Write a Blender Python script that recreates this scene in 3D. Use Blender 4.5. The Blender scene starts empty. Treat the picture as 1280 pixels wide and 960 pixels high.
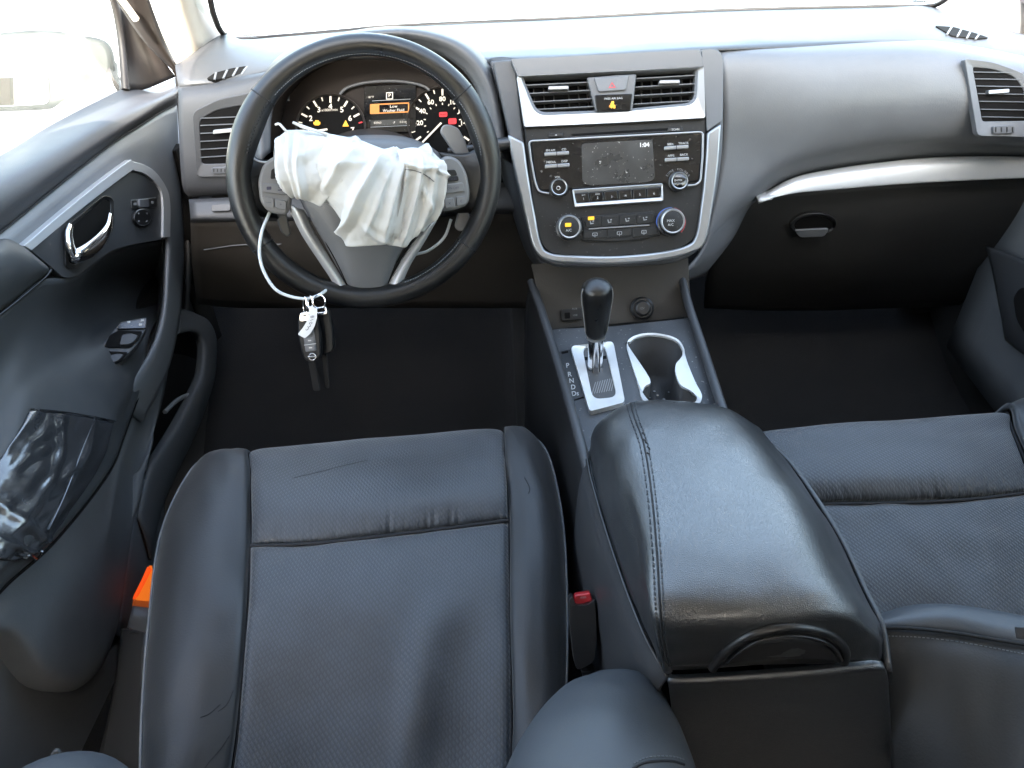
import bpy, bmesh, math, random
from mathutils import Vector, Matrix, noise
from mathutils.bvhtree import BVHTree
V = Vector
random.seed(7)
S = bpy.context.scene
COL = S.collection

# ------------------------------------------------------------------ camera, world, sun, exposure
CAM = V((0.0, 0.0, 1.09)); PITCH = math.radians(38); ROLL = math.radians(2.7); FPX = 924.0
_f = V((0, math.cos(PITCH), -math.sin(PITCH))); _r0 = V((1, 0, 0)); _u0 = V((0, math.sin(PITCH), math.cos(PITCH)))
CR = _r0 * math.cos(ROLL) - _u0 * math.sin(ROLL)
CU = _u0 * math.cos(ROLL) + _r0 * math.sin(ROLL)
cam_d = bpy.data.cameras.new('camera'); cam = bpy.data.objects.new('camera', cam_d); COL.objects.link(cam)
cam_d.sensor_width = 36; cam_d.lens = FPX / 1280 * 36; cam_d.clip_start = 0.02; cam_d.clip_end = 2000
m4 = Matrix((CR, CU, -_f)).transposed().to_4x4(); m4.translation = CAM; cam.matrix_world = m4
S.camera = cam
S.render.resolution_x, S.render.resolution_y = 1024, 768
S.view_settings.view_transform = 'Standard'; S.view_settings.look = 'None'
S.view_settings.exposure = 3.65; S.view_settings.gamma = 1
S.cycles.max_bounces = 8; S.cycles.diffuse_bounces = 5; S.cycles.transparent_max_bounces = 12
S.cycles.sample_clamp_indirect = 6
W = bpy.data.worlds.new('World'); S.world = W; W.use_nodes = True
_n = W.node_tree.nodes; _sky = _n.new('ShaderNodeTexSky'); _sky.sky_type = 'NISHITA'; _sky.sun_disc = False
SUN_EL, SUN_AZ = math.radians(40), math.radians(180)         # sun behind the car: the roof shades the cabin up to the dash top
_sky.sun_elevation = SUN_EL; _sky.sun_rotation = SUN_AZ; _sky.air_density = 1.4; _sky.dust_density = 3.0
_bg = _n['Background']; _bg.inputs[1].default_value = 0.15
_hs = _n.new('ShaderNodeHueSaturation'); _hs.inputs['Saturation'].default_value = .85       # hazy, whitish sky
W.node_tree.links.new(_sky.outputs[0], _hs.inputs['Color']); W.node_tree.links.new(_hs.outputs[0], _bg.inputs[0])
sun_d = bpy.data.lights.new('sun', 'SUN'); sun_d.energy = 3.0; sun_d.angle = math.radians(0.5); sun_d.color = (1, .95, .88)
sun = bpy.data.objects.new('sun', sun_d); COL.objects.link(sun)
_sd = V((math.sin(SUN_AZ) * math.cos(SUN_EL), math.cos(SUN_AZ) * math.cos(SUN_EL), math.sin(SUN_EL)))
sun.rotation_euler = _sd.to_track_quat('Z', 'Y').to_euler(); sun.location = (0, 0, 6)

# ------------------------------------------------------------------ pixel -> place helpers (photo pixels, 1280x960)
def ray(px, py):
    return CR * ((px - 640) / FPX) + CU * ((480 - py) / FPX) + _f
def P(px, py, d=None, x=None, y=None, z=None):
    r = ray(px, py)
    if x is not None: d = (x - CAM.x) / r.x
    elif y is not None: d = (y - CAM.y) / r.y
    elif z is not None: d = (z - CAM.z) / r.z
    return CAM + r * d
class Plane:
    def __init__(s, p, n): s.p = V(p); s.n = V(n).normalized()
    def __call__(s, px, py, h=0.0):
        r = ray(px, py); t = (s.p + s.n * h - CAM).dot(s.n) / r.dot(s.n)
        return CAM + r * t
    def px(s, px, py):                       # metres per photo pixel here
        return (s(px + 1, py) - s(px, py)).length
def fillet(pts, r=6, seg=4):
    """rounded closed polygon in pixel space; a point may carry its own radius"""
    out = []; n = len(pts)
    for i in range(n):
        p = V(pts[i][:2]); a = V(pts[i - 1][:2]); b = V(pts[(i + 1) % n][:2])
        rr = pts[i][2] if len(pts[i]) > 2 else r
        da, db = (a - p), (b - p)
        rr = min(rr, da.length * .48, db.length * .48)
        s0 = p + da.normalized() * rr; s1 = p + db.normalized() * rr
        for k in range(seg + 1):
            t = k / seg
            q = s0 * (1 - t) ** 2 + p * 2 * t * (1 - t) + s1 * t * t
            out.append((q.x, q.y))
    return out
def cr(p0, p1, p2, p3, t):
    return 0.5 * ((2 * p1) + (p2 - p0) * t + (2 * p0 - 5 * p1 + 4 * p2 - p3) * t * t + (3 * p1 - p0 - 3 * p2 + p3) * t ** 3)
def spline(pts, n, closed=False):
    """n samples through pts (Vectors), uniform in parameter"""
    pts = [V(p) for p in pts]; m = len(pts); out = []
    segs = m if closed else m - 1
    for i in range(n):
        u = i / (n if closed else n - 1) * segs
        k = min(int(u), segs - 1); t = u - k
        if closed: q = [pts[(k + j - 1) % m] for j in range(4)]
        else:
            g = lambda j: pts[j] if 0 <= j < m else (2 * pts[0] - pts[1] if j < 0 else 2 * pts[-1] - pts[-2])
            q = [g(k + j - 1) for j in range(4)]
        out.append(cr(*q, t))
    return out

# ------------------------------------------------------------------ objects
def link(name, me, mat, parent=None):
    o = bpy.data.objects.new(name, me); COL.objects.link(o)
    if mat is not None: me.materials.append(mat)
    adopt(o, parent); return o
def adopt(o, parent):
    if parent is not None:
        o.parent = parent
        if parent.parent is None and parent.type == 'EMPTY':
            o.matrix_parent_inverse = Matrix.Translation(-parent.location)
def thing(name, label, cat, loc, group=None):
    o = bpy.data.objects.new(name, None); COL.objects.link(o); o.location = loc
    o.empty_display_size = .05
    o['label'] = label; o['category'] = cat
    if group: o['group'] = group
    return o
def tag(o, label, cat, group=None):
    o['label'] = label; o['category'] = cat
    if group: o['group'] = group
    return o
def mesh(name, vs, fs, mat, parent=None, smooth=True, face_cam=None):
    me = bpy.data.meshes.new(name); me.from_pydata([tuple(v) for v in vs], [], fs)
    bm = bmesh.new(); bm.from_mesh(me)
    if face_cam is None: bmesh.ops.recalc_face_normals(bm, faces=bm.faces)
    else:
        s = sum((f.normal.dot(CAM - f.calc_center_median()) / max((CAM - f.calc_center_median()).length, .1) * f.calc_area() for f in bm.faces))
        if (s < 0) == face_cam: bmesh.ops.reverse_faces(bm, faces=bm.faces)
    bm.to_mesh(me); bm.free()
    for p in me.polygons: p.use_smooth = smooth
    return link(name, me, mat, parent)
def bevel(o, w, seg=2):
    m = o.modifiers.new('bevel', 'BEVEL'); m.width = w; m.segments = seg; m.limit_method = 'ANGLE'; m.angle_limit = math.radians(40)
    m.harden_normals = False
    return o
def autosmooth(o, deg=40):
    me = o.data; me.set_sharp_from_angle(angle=math.radians(deg)); return o
def patch(name, rows, mat, parent=None, nu=6, nv=6, thick=.006, disp=None, pillow=0, pw=.12, sides='lrtb'):
    """smooth surface through rows of points, given real thickness; disp(s,t) and pillow move it along its normal"""
    R = [[V(p) for p in r] for r in rows]; nc = (len(R[0]) - 1) * nu + 1; nr = (len(R) - 1) * nv + 1
    fine = [spline(r, nc) for r in R]
    cols = [spline([fine[i][j] for i in range(len(R))], nr) for j in range(nc)]
    g = [[cols[j][i] for j in range(nc)] for i in range(nr)]
    if disp or pillow:
        N = [[None] * nc for _ in range(nr)]
        for i in range(nr):
            for j in range(nc):
                a = g[i][min(j + 1, nc - 1)] - g[i][max(j - 1, 0)]; b = g[min(i + 1, nr - 1)][j] - g[max(i - 1, 0)][j]
                nn = a.cross(b)
                if nn.length < 1e-9: nn = CAM - g[i][j]
                nn.normalize()
                N[i][j] = nn
        sg = 1 if sum(N[i][j].dot((CAM - g[i][j]).normalized()) for i in range(nr) for j in range(nc)) > 0 else -1
        N = [[q * sg for q in r] for r in N]
        for i in range(nr):
            for j in range(nc):
                s, t = j / (nc - 1), i / (nr - 1); h = disp(s, t) if disp else 0
                if pillow:
                    e = 9
                    if 'l' in sides: e = min(e, s)
                    if 'r' in sides: e = min(e, 1 - s)
                    if 't' in sides: e = min(e, t)
                    if 'b' in sides: e = min(e, 1 - t)
                    if e < pw: h -= pillow * (1 - math.sqrt(max(0, 1 - (1 - e / pw) ** 2)))
                g[i][j] = g[i][j] + N[i][j] * h
    vs = [p for r in g for p in r]
    fs = [(i * nc + j, i * nc + j + 1, (i + 1) * nc + j + 1, (i + 1) * nc + j) for i in range(nr - 1) for j in range(nc - 1)]
    o = mesh(name, vs, fs, mat, parent, face_cam=True)
    if thick:
        m = o.modifiers.new('thickness', 'SOLIDIFY'); m.thickness = thick; m.offset = -1
    return o
def plate(name, pix, pl, mat, parent=None, h=0.0, t=.004, bev=.0008, seg=2, smooth=True):
    """closed pixel outline on plane pl, front at height h above it, thickness t backwards"""
    a = [pl(x, y, h) for x, y in pix]; b = [p - pl.n * t for p in a]; n = len(a)
    fs = [tuple(range(n)), tuple(range(2 * n - 1, n - 1, -1))] + [(i, n + i, n + (i + 1) % n, (i + 1) % n) for i in range(n)]
    o = mesh(name, a + b, fs, mat, parent, smooth=smooth)
    if bev: bevel(o, bev, seg)
    autosmooth(o, 35)
    return o
def ring(name, outer, inner, pl, mat, parent=None, h=0.0, t=.006, bev=.001, hi=None):
    """frame between two pixel loops of the same length; hi = height of the inner lip if different"""
    n = len(outer); assert n == len(inner), name
    hi = h if hi is None else hi
    A = [pl(x, y, h) for x, y in outer]; B = [pl(x, y, hi) for x, y in inner]
    A2 = [p - pl.n * t for p in A]; B2 = [p - pl.n * (t + hi - h) for p in B]
    fs = []
    for i in range(n):
        j = (i + 1) % n
        fs += [(i, j, n + j, n + i), (i, 2 * n + i, 2 * n + j, j), (n + i, n + j, 3 * n + j, 3 * n + i), (2 * n + i, 3 * n + i, 3 * n + j, 2 * n + j)]
    o = mesh(name, A + B + A2 + B2, fs, mat, parent)
    if bev: bevel(o, bev, 2)
    autosmooth(o, 35); return o
def strip(name, left, right, pl, mat, parent=None, h=0.0, t=.006, bev=.001):
    """open band between two pixel polylines of the same length"""
    return plate(name, list(left) + list(reversed(right)), pl, mat, parent, h, t, bev)
def tube(name, pts, r, mat, parent=None, seg=10, closed=False, n=None, flat=None):
    pts = [V(p) for p in pts]; pts = [p for i, p in enumerate(pts) if not i or (p - pts[i - 1]).length > 1e-6] if isinstance(r, (int, float)) else pts
    if n:
        if not isinstance(r, (int, float)):
            rr = spline([V((q, 0, 0)) for q in r], n, closed); r = [max(q.x, 1e-4) for q in rr]
        pts = spline(pts, n, closed)
    m = len(pts); R = [r] * m if isinstance(r, (int, float)) else list(r)
    vs = []; ref = None
    for i in range(m):
        a = pts[(i - 1) % m] if closed or i else pts[0]; b = pts[(i + 1) % m] if closed or i < m - 1 else pts[-1]
        t = (b - a).normalized()
        if ref is None:
            ref = t.orthogonal().normalized() if flat is None else (V(flat[0]) - t * t.dot(V(flat[0]))).normalized()
        ref = (ref - t * ref.dot(t)).normalized(); q = t.cross(ref)
        k = 1 if flat is None else flat[1]
        for s in range(seg):
            an = 2 * math.pi * s / seg
            vs.append(pts[i] + (ref * math.cos(an) * k + q * math.sin(an)) * R[i])
    fs = [(i * seg + s, i * seg + (s + 1) % seg, ((i + 1) % m) * seg + (s + 1) % seg, ((i + 1) % m) * seg + s)
          for i in range(m if closed else m - 1) for s in range(seg)]
    if not closed: fs += [tuple(range(seg))[::-1], tuple(range((m - 1) * seg, m * seg))]
    o = mesh(name, vs, fs, mat, parent); autosmooth(o, 50); return o
def lathe(name, prof, c, axis, mat, parent=None, seg=28):
    axis = V(axis).normalized(); u = axis.orthogonal().normalized(); w = axis.cross(u); vs = []
    for r, h in prof:
        for s in range(seg):
            an = 2 * math.pi * s / seg; vs.append(V(c) + axis * h + (u * math.cos(an) + w * math.sin(an)) * max(r, 1e-5))
    m = len(prof)
    fs = [(i * seg + s, i * seg + (s + 1) % seg, (i + 1) * seg + (s + 1) % seg, (i + 1) * seg + s) for i in range(m - 1) for s in range(seg)]
    fs += [tuple(range(seg))[::-1], tuple(range((m - 1) * seg, m * seg))]
    o = mesh(name, vs, fs, mat, parent); autosmooth(o, 35); return o
def box(name, c, size, mat, parent=None, rot=None, bev=.002):
    R = rot or Matrix.Identity(3); hs = V(size) / 2
    vs = [V(c) + R @ V((sx * hs.x, sy * hs.y, sz * hs.z)) for sx in (-1, 1) for sy in (-1, 1) for sz in (-1, 1)]
    fs = [(0, 1, 3, 2), (4, 6, 7, 5), (0, 4, 5, 1), (2, 3, 7, 6), (0, 2, 6, 4), (1, 5, 7, 3)]
    o = mesh(name, vs, fs, mat, parent)
    if bev: bevel(o, bev, 2)
    autosmooth(o, 35); return o
def quad(x0, y0, x1, y1, tilt=-.047):
    """image rectangle whose horizontals rise to the right as the photo's do"""
    f = lambda x, y: (x, y + (x - (x0 + x1) / 2) * tilt)
    return [f(x0, y0), f(x1, y0), f(x1, y1), f(x0, y1)]
def text(name, s, px, py, size, pl, mat, parent=None, h=.001, rot=2.7, sx=1.0, bold=0.0):
    cu = bpy.data.curves.new('t', 'FONT'); cu.body = s; cu.align_x = 'CENTER'; cu.align_y = 'CENTER'; cu.size = 1; cu.offset = bold
    cu.resolution_u = 3
    to = bpy.data.objects.new('t', cu); COL.objects.link(to)
    dg = bpy.context.evaluated_depsgraph_get(); dg.update(); tm = bpy.data.meshes.new_from_object(to.evaluated_get(dg))
    a = math.radians(rot); ca, sa = math.cos(a), math.sin(a)
    vs = []
    for v in tm.vertices:
        x, y = v.co.x * size * sx, v.co.y * size
        vs.append(pl(px + x * ca - y * sa, py - x * sa - y * ca, h))
    fs = [tuple(p.vertices) for p in tm.polygons]
    bpy.data.objects.remove(to); bpy.data.curves.remove(cu); bpy.data.meshes.remove(tm)
    return mesh(name, vs, fs, mat, parent, smooth=False, face_cam=True)
class Drape:
    """points on built surfaces along the line of sight through a photo pixel"""
    def __init__(s, *objs):
        s.t = []
        for o in objs:
            me = o.data; s.t.append(BVHTree.FromPolygons([v.co.copy() for v in me.vertices], [tuple(p.vertices) for p in me.polygons]))
    def hit(s, px, py):
        r = ray(px, py).normalized(); best = None
        for t in s.t:
            h = t.ray_cast(CAM, r)
            if h[0] is not None and (best is None or h[3] < best[2]): best = (h[0], h[1], h[3])
        return best
    def __call__(s, px, py, h=0.0):
        b = s.hit(px, py)
        if b is None: return None
        n = b[1] if b[1].dot(CAM - b[0]) > 0 else -b[1]
        return b[0] + n * h
    def plane(s, px, py):
        b = s.hit(px, py); n = b[1] if b[1].dot(CAM - b[0]) > 0 else -b[1]
        return Plane(b[0], n)
    def line(s, pix, h=0.0, n=40):
        q = spline([V((x, y, 0)) for x, y in pix], n); out = [s(v.x, v.y, h) for v in q]
        return [p for p in out if p is not None]

# ------------------------------------------------------------------ materials
def mat(name, col, rough=.5, metal=0.0, spec=.5, grain=0, gs=600, gd=.3, var=0.0, vs=6, emis=None, es=1.0, coat=0.0, rvar=0.0, sheen=0.0, dust=0.0, gtype='noise'):
    m = bpy.data.materials.new(name); m.use_nodes = True; N = m.node_tree.nodes; L = m.node_tree.links; b = N['Principled BSDF']
    b.inputs['Base Color'].default_value = (*col, 1); b.inputs['Roughness'].default_value = rough; b.inputs['Metallic'].default_value = metal
    b.inputs['Specular IOR Level'].default_value = spec; b.inputs['Coat Weight'].default_value = coat; b.inputs['Coat Roughness'].default_value = min(.34, rough)
    if sheen: b.inputs['Sheen Weight'].default_value = sheen; b.inputs['Sheen Roughness'].default_value = .5
    tc = N.new('ShaderNodeTexCoord')
    if var or rvar or dust:
        nz = N.new('ShaderNodeTexNoise'); nz.inputs['Scale'].default_value = vs; nz.inputs['Detail'].default_value = 6; nz.inputs['Roughness'].default_value = .62
        L.new(tc.outputs['Object'], nz.inputs['Vector'])
        if var:
            mr = N.new('ShaderNodeMapRange'); mr.inputs[1].default_value = .3; mr.inputs[2].default_value = .7
            mr.inputs[3].default_value = 1 - var; mr.inputs[4].default_value = 1 + var; L.new(nz.outputs[0], mr.inputs[0])
            mx = N.new('ShaderNodeVectorMath'); mx.operation = 'SCALE'; mx.inputs[0].default_value = col; L.new(mr.outputs[0], mx.inputs['Scale'])
            src = mx.outputs[0]
            if dust:
                sp = N.new('ShaderNodeTexNoise'); sp.inputs['Scale'].default_value = 260; sp.inputs['Detail'].default_value = 3; L.new(tc.outputs['Object'], sp.inputs['Vector'])
                rp = N.new('ShaderNodeValToRGB'); rp.color_ramp.elements[0].position = .66; rp.color_ramp.elements[1].position = .74; L.new(sp.outputs[0], rp.inputs[0])
                ml = N.new('ShaderNodeMath'); ml.operation = 'MULTIPLY'; ml.inputs[1].default_value = dust; L.new(rp.outputs[0], ml.inputs[0])
                mm = N.new('ShaderNodeMix'); mm.data_type = 'RGBA'; mm.inputs[7].default_value = (.45, .43, .4, 1)
                L.new(ml.outputs[0], mm.inputs[0]); L.new(src, mm.inputs[6]); src = mm.outputs[2]
            L.new(src, b.inputs['Base Color'])
        if rvar:
            m2 = N.new('ShaderNodeMapRange'); m2.inputs[1].default_value = .3; m2.inputs[2].default_value = .7
            m2.inputs[3].default_value = rough - rvar; m2.inputs[4].default_value = rough + rvar; L.new(nz.outputs[0], m2.inputs[0]); L.new(m2.outputs[0], b.inputs['Roughness'])
    if grain:
        if gtype == 'voronoi':
            g = N.new('ShaderNodeTexVoronoi'); g.feature = 'DISTANCE_TO_EDGE'; g.inputs['Scale'].default_value = gs
        else:
            g = N.new('ShaderNodeTexNoise'); g.inputs['Scale'].default_value = gs; g.inputs['Detail'].default_value = 3
        L.new(tc.outputs['Object'], g.inputs['Vector'])
        bp = N.new('ShaderNodeBump'); bp.inputs['Strength'].default_value = grain; bp.inputs['Distance'].default_value = gd * .001
        L.new(g.outputs[0], bp.inputs['Height']); L.new(bp.outputs[0], b.inputs['Normal'])
    if emis:
        b.inputs['Emission Color'].default_value = (*emis, 1); b.inputs['Emission Strength'].default_value = es
    return m
M = {}
M['dash'] = mat('soft_dash_plastic', (.108, .112, .119), .5, grain=.5, gs=500, gd=.5, var=.1, rvar=.06, vs=9)
M['dash2'] = mat('dark_dash_plastic', (.048, .0495, .053), .5, grain=.5, gs=500, gd=.5, var=.12, rvar=.06, vs=9)  # dash plastic again, with the shade beside the door put into its colour
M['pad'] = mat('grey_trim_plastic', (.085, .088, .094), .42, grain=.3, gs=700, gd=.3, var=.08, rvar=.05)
M['door'] = mat('door_plastic', (.15, .155, .163), .5, grain=.5, gs=420, gd=.5, var=.12, rvar=.07, vs=7)
M['doorroll'] = mat('door_top_vinyl', (.045, .045, .048), .5, grain=.5, gs=420, gd=.6, var=.12, rvar=.06, gtype='voronoi')
M['dark'] = mat('dark_lower_plastic', (.0085, .0078, .007), .62, grain=.4, gs=400, gd=.5, var=.2)
M['void'] = mat('black_cavity_plastic', (.0045, .0042, .004), .8, spec=.1)  # near-black for the shade in gaps and recesses, and for plain black parts
M['black'] = mat('black_plastic', (.010, .010, .0105), .38, grain=.2, gs=800, gd=.2, var=.15)
M['gloss'] = mat('gloss_black_panel', (.005, .005, .0055), .13, coat=.3, var=.2, vs=40, dust=.25, rvar=.05)
M['fascia'] = mat('charcoal_fascia', (.0118, .0112, .0105), .5, spec=.3, var=.15, vs=30, dust=.12, rvar=.06)
M['silver'] = mat('satin_silver_trim', (.29, .295, .30), .34, metal=.75, var=.05, rvar=.05)
M['silver2'] = mat('dull_silver_trim', (.26, .26, .26), .36, metal=.6, var=.06, rvar=.05)
M['chrome'] = mat('chrome', (.75, .75, .76), .12, metal=1, rvar=.05, vs=60)
M['leather'] = mat('black_leather', (.0115, .0122, .0132), .34, spec=.8, coat=.8, grain=.8, gs=620, gd=.7, var=.25, rvar=.07, vs=11, gtype='voronoi')
M['bolster'] = mat('smooth_seat_leather', (.0095, .0108, .0122), .5, spec=.5, grain=.5, gs=450, gd=.5, var=.22, rvar=.08, vs=8, sheen=.15)  # same leather as the wings, darkened for sides turned from the light
M['wing'] = mat('seat_wing_leather', (.042, .048, .055), .5, grain=.4, gs=500, gd=.4, var=.12, rvar=.05, vs=6)  # bolster leather again, its highlights put into a lighter colour
M['pod'] = mat('grey_switch_plastic', (.13, .13, .13), .45, var=.06)
M['knee'] = mat('brown_black_plastic', (.032, .028, .0235), .6, spec=.3, grain=.4, gs=400, gd=.5, var=.15)  # shade of the footwell put into a brownish base colour
M['doortrim'] = mat('pale_door_trim', (.42, .43, .44), .38, metal=.25, var=.04)
M['frame'] = mat('bright_gate_frame', (.55, .56, .56), .4, metal=.3, var=.06, vs=30, dust=.2)
M['rail'] = mat('dark_console_rail', (.03, .031, .033), .45, grain=.4, gs=500, gd=.4, var=.15)
M['glove'] = mat('glove_box_plastic', (.017, .0165, .016), .6, spec=.3, grain=.4, gs=400, gd=.5, var=.15)  # darkened: the shade on the downward face is in the base colour
M['rim'] = mat('dark_pocket_rim', (.06, .063, .066), .55, spec=.35, grain=.4, gs=420, gd=.4, var=.12)
M['arm'] = mat('matte_door_vinyl', (.038, .040, .042), .55, spec=.4, grain=.4, gs=600, gd=.5, var=.14, rvar=.06, vs=8)
M['doorlow'] = mat('dark_door_plastic', (.10, .105, .11), .6, spec=.35, grain=.5, gs=420, gd=.5, var=.14, vs=7)
M['fob'] = mat('fob_plastic', (.006, .006, .0065), .35, spec=.3, var=.1)
M['strap'] = mat('dark_strap', (.012, .0115, .011), .7, spec=.1, var=.1)
M['wheel'] = mat('wheel_leather', (.007, .0068, .0066), .36, grain=.4, gs=900, gd=.4, var=.2, rvar=.09, vs=14, gtype='voronoi')
M['thread'] = mat('grey_thread', (.13, .14, .15), .7)
M['seam'] = mat('dark_seam', (.006, .006, .007), .8)
M['beige'] = mat('beige_headliner_cloth', (.56, .5, .42), .9, grain=.3, gs=900, gd=.3, var=.06)
M['brown'] = mat('brown_black_frame', (.02, .0155, .013), .5, var=.1)
M['cavity'] = mat('dark_brown_cavity', (.013, .0085, .0065), .6, spec=.2, var=.1)
M['carpet'] = mat('dark_carpet', (.0042, .0034, .0027), .95, grain=1, gs=700, gd=2, var=.4, vs=14)
M['rubber'] = mat('black_rubber', (.01, .01, .01), .6, grain=.3, gs=500)
M['cloth'] = mat('white_airbag_nylon', (.45, .45, .435), .75, grain=.25, gs=1200, gd=.2, var=.04, vs=30, sheen=.1)
M['cable'] = mat('white_plastic_cable', (.5, .53, .54), .3)
M['tag'] = mat('white_paper_tag', (.6, .6, .59), .6, var=.03)
M['ink'] = mat('dark_ink', (.03, .03, .05), .7)
M['print'] = mat('pale_print', (.4, .4, .39), .6)
M['lprint'] = mat('dull_grey_print', (.2, .2, .2), .6)
M['lit'] = mat('backlit_white_print', (.35, .33, .3), .5, emis=(1, .86, .66), es=0.07)
M['amber'] = mat('amber_lamp', (.4, .2, .01), .4, emis=(1, .52, .03), es=0.085)
M['orange'] = mat('orange_lit_print', (.3, .1, .01), .4, emis=(1, .36, .08), es=0.05)
M['redlamp'] = mat('red_warning_lamp', (.3, .01, .015), .4, emis=(1, .04, .05), es=0.07)
M['clock'] = mat('screen_digits', (.4, .4, .4), .4, emis=(1, 1, 1), es=0.05)
M['screen'] = mat('dusty_grey_screen', (.03, .029, .027), .3, var=.25, vs=20, dust=1.0, rvar=.1)
M['red'] = mat('red_plastic_button', (.42, .02, .025), .35, var=.06)
M['redprint'] = mat('red_print', (.45, .04, .05), .5)
M['blueprint'] = mat('blue_print', (.04, .1, .35), .5)
M['foam'] = mat('cream_foam', (.42, .37, .25), .9, grain=.8, gs=250, gd=2, var=.1, vs=30)
M['tape'] = mat('black_tape', (.024, .0255, .028), .21, spec=1.0, grain=.22, gs=170, gd=1.2, var=.25, rvar=.08, vs=30, coat=.6)
M['white_paint'] = mat('white_car_paint', (.78, .78, .77), .25, coat=.5)
M['mirror'] = mat('mirror_glass', (.85, .86, .86), .03, metal=1)
M['concrete'] = mat('pale_concrete', (.5, .48, .45), .9, grain=.6, gs=40, gd=5, var=.15, vs=2)
M['reflector'] = mat('orange_reflector', (.5, .03, .005), .3, emis=(1, .1, .012), es=0.07)  # emission for the red rim of the glow by the seat
M['lampdim'] = mat('dim_lamp_lens', (.3, .06, .02), .35, emis=(1, .2, .03), es=.014)  # weaker emission, the fading end of that glow
M['lampglass'] = mat('warm_lamp', (.5, .2, .03), .3, emis=(1, .17, .012), es=0.055)  # emission stands in for the orange light beside the seat
def insert_mat():
    """seat insert: leather with a fine woven diagonal relief of small dashes and wear"""
    m = mat('perforated_seat_insert', (.036, .042, .049), .5, spec=.5, var=.38, rvar=.1, vs=9, sheen=.25)
    N = m.node_tree.nodes; L = m.node_tree.links; b = N['Principled BSDF']
    tc = N.new('ShaderNodeTexCoord'); mp = N.new('ShaderNodeMapping'); mp.inputs['Rotation'].default_value = (0, 0, math.radians(38)); mp.inputs['Scale'].default_value = (150, 92, 1)
    L.new(tc.outputs['Object'], mp.inputs[0])
    v = N.new('ShaderNodeTexBrick'); v.inputs['Scale'].default_value = 1; v.offset = .5; v.inputs['Mortar Size'].default_value = .16; v.inputs['Mortar Smooth'].default_value = .6
    v.inputs['Brick Width'].default_value = .7; v.inputs['Row Height'].default_value = .5
    v.inputs['Color1'].default_value = (1, 1, 1, 1); v.inputs['Color2'].default_value = (.85, .85, .85, 1); v.inputs['Mortar'].default_value = (0, 0, 0, 1)
    L.new(mp.outputs[0], v.inputs['Vector'])
    bp = N.new('ShaderNodeBump'); bp.inputs['Strength'].default_value = .45; bp.inputs['Distance'].default_value = .0012
    pl_ = b.inputs['Base Color'].links[0].from_socket; mx = N.new('ShaderNodeMix'); mx.data_type = 'RGBA'; mx.blend_type = 'MULTIPLY'; mx.inputs[0].default_value = .32
    L.new(pl_, mx.inputs[6]); L.new(v.outputs['Color'], mx.inputs[7]); L.new(mx.outputs[2], b.inputs['Base Color'])
    L.new(v.outputs['Color'], bp.inputs['Height']); L.new(bp.outputs[0], b.inputs['Normal'])
    return m
M['insert'] = insert_mat()
def glass(name, tint, dirt, dcol=(.75, .74, .7), scale=9):
    m = bpy.data.materials.new(name); m.use_nodes = True; N = m.node_tree.nodes; L = m.node_tree.links; N.clear()
    out = N.new('ShaderNodeOutputMaterial'); tr = N.new('ShaderNodeBsdfTransparent'); tr.inputs[0].default_value = (*tint, 1)
    gl = N.new('ShaderNodeBsdfGlossy'); gl.inputs['Roughness'].default_value = .02
    lwt = N.new('ShaderNodeLayerWeight'); fr = N.new('ShaderNodeMath'); fr.operation = 'POWER'; fr.inputs[1].default_value = 6; L.new(lwt.outputs['Facing'], fr.inputs[0])
    a = N.new('ShaderNodeMixShader'); L.new(fr.outputs[0], a.inputs[0]); L.new(tr.outputs[0], a.inputs[1]); L.new(gl.outputs[0], a.inputs[2])
    df = N.new('ShaderNodeBsdfTranslucent'); df.inputs[0].default_value = (*dcol, 1)
    tc = N.new('ShaderNodeTexCoord'); nz = N.new('ShaderNodeTexNoise'); nz.inputs['Scale'].default_value = scale; nz.inputs['Detail'].default_value = 8; nz.inputs['Roughness'].default_value = .7
    L.new(tc.outputs['Object'], nz.inputs['Vector'])
    mr = N.new('ShaderNodeMapRange'); mr.inputs[1].default_value = .35; mr.inputs[2].default_value = .75; mr.inputs[3].default_value = dirt * .4; mr.inputs[4].default_value = dirt * 1.5
    L.new(nz.outputs[0], mr.inputs[0])
    b = N.new('ShaderNodeMixShader'); L.new(mr.outputs[0], b.inputs[0]); L.new(a.outputs[0], b.inputs[1]); L.new(df.outputs[0], b.inputs[2])
    L.new(b.outputs[0], out.inputs[0]); return m
M['windscreen'] = glass('windscreen_glass', (.93, .95, .94), .01)
M['sideglass'] = glass('dirty_side_glass', (.9, .92, .9), .035, scale=14)
def nz(p, s=1.0, o=0.0):
    return noise.noise(V((p[0] * s + o, p[1] * s - o, o * .37)))
# ================================================================== SETTING: ground outside, car floor, body shell, glass
def struct(o): o['kind'] = 'structure'; return o
g = mesh('ground', [(-400, -400, -.32), (400, -400, -.32), (400, 400, -.32), (-400, 400, -.32)], [(0, 1, 2, 3)], M['concrete']); struct(g)
# carpeted floor: pan, tunnel and the toe board that rises ahead of it
fx = [-.80, -.3, -.02, .03, .29, .34, .6, 1.03]; fz = [0, 0, .02, .17, .17, .02, 0, 0]
rows = []
for y, dz in ((-1.1, 0), (-.2, 0), (.5, 0), (1.15, 0), (1.45, .1), (1.72, .34), (1.8, .45)):
    rows.append([V((x, y, z + dz)) for x, z in zip(fx, fz)])
fl = patch('floor', rows, M['carpet'], nu=4, nv=5, thick=.02, disp=lambda s, t: .003 * noise.noise(V((s * 40, t * 60, 0)))); struct(fl)

body = thing('car_shell', 'beige roof, pillars and glass frame around the car cabin', 'car body', (.16, 0, -.1))
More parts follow.
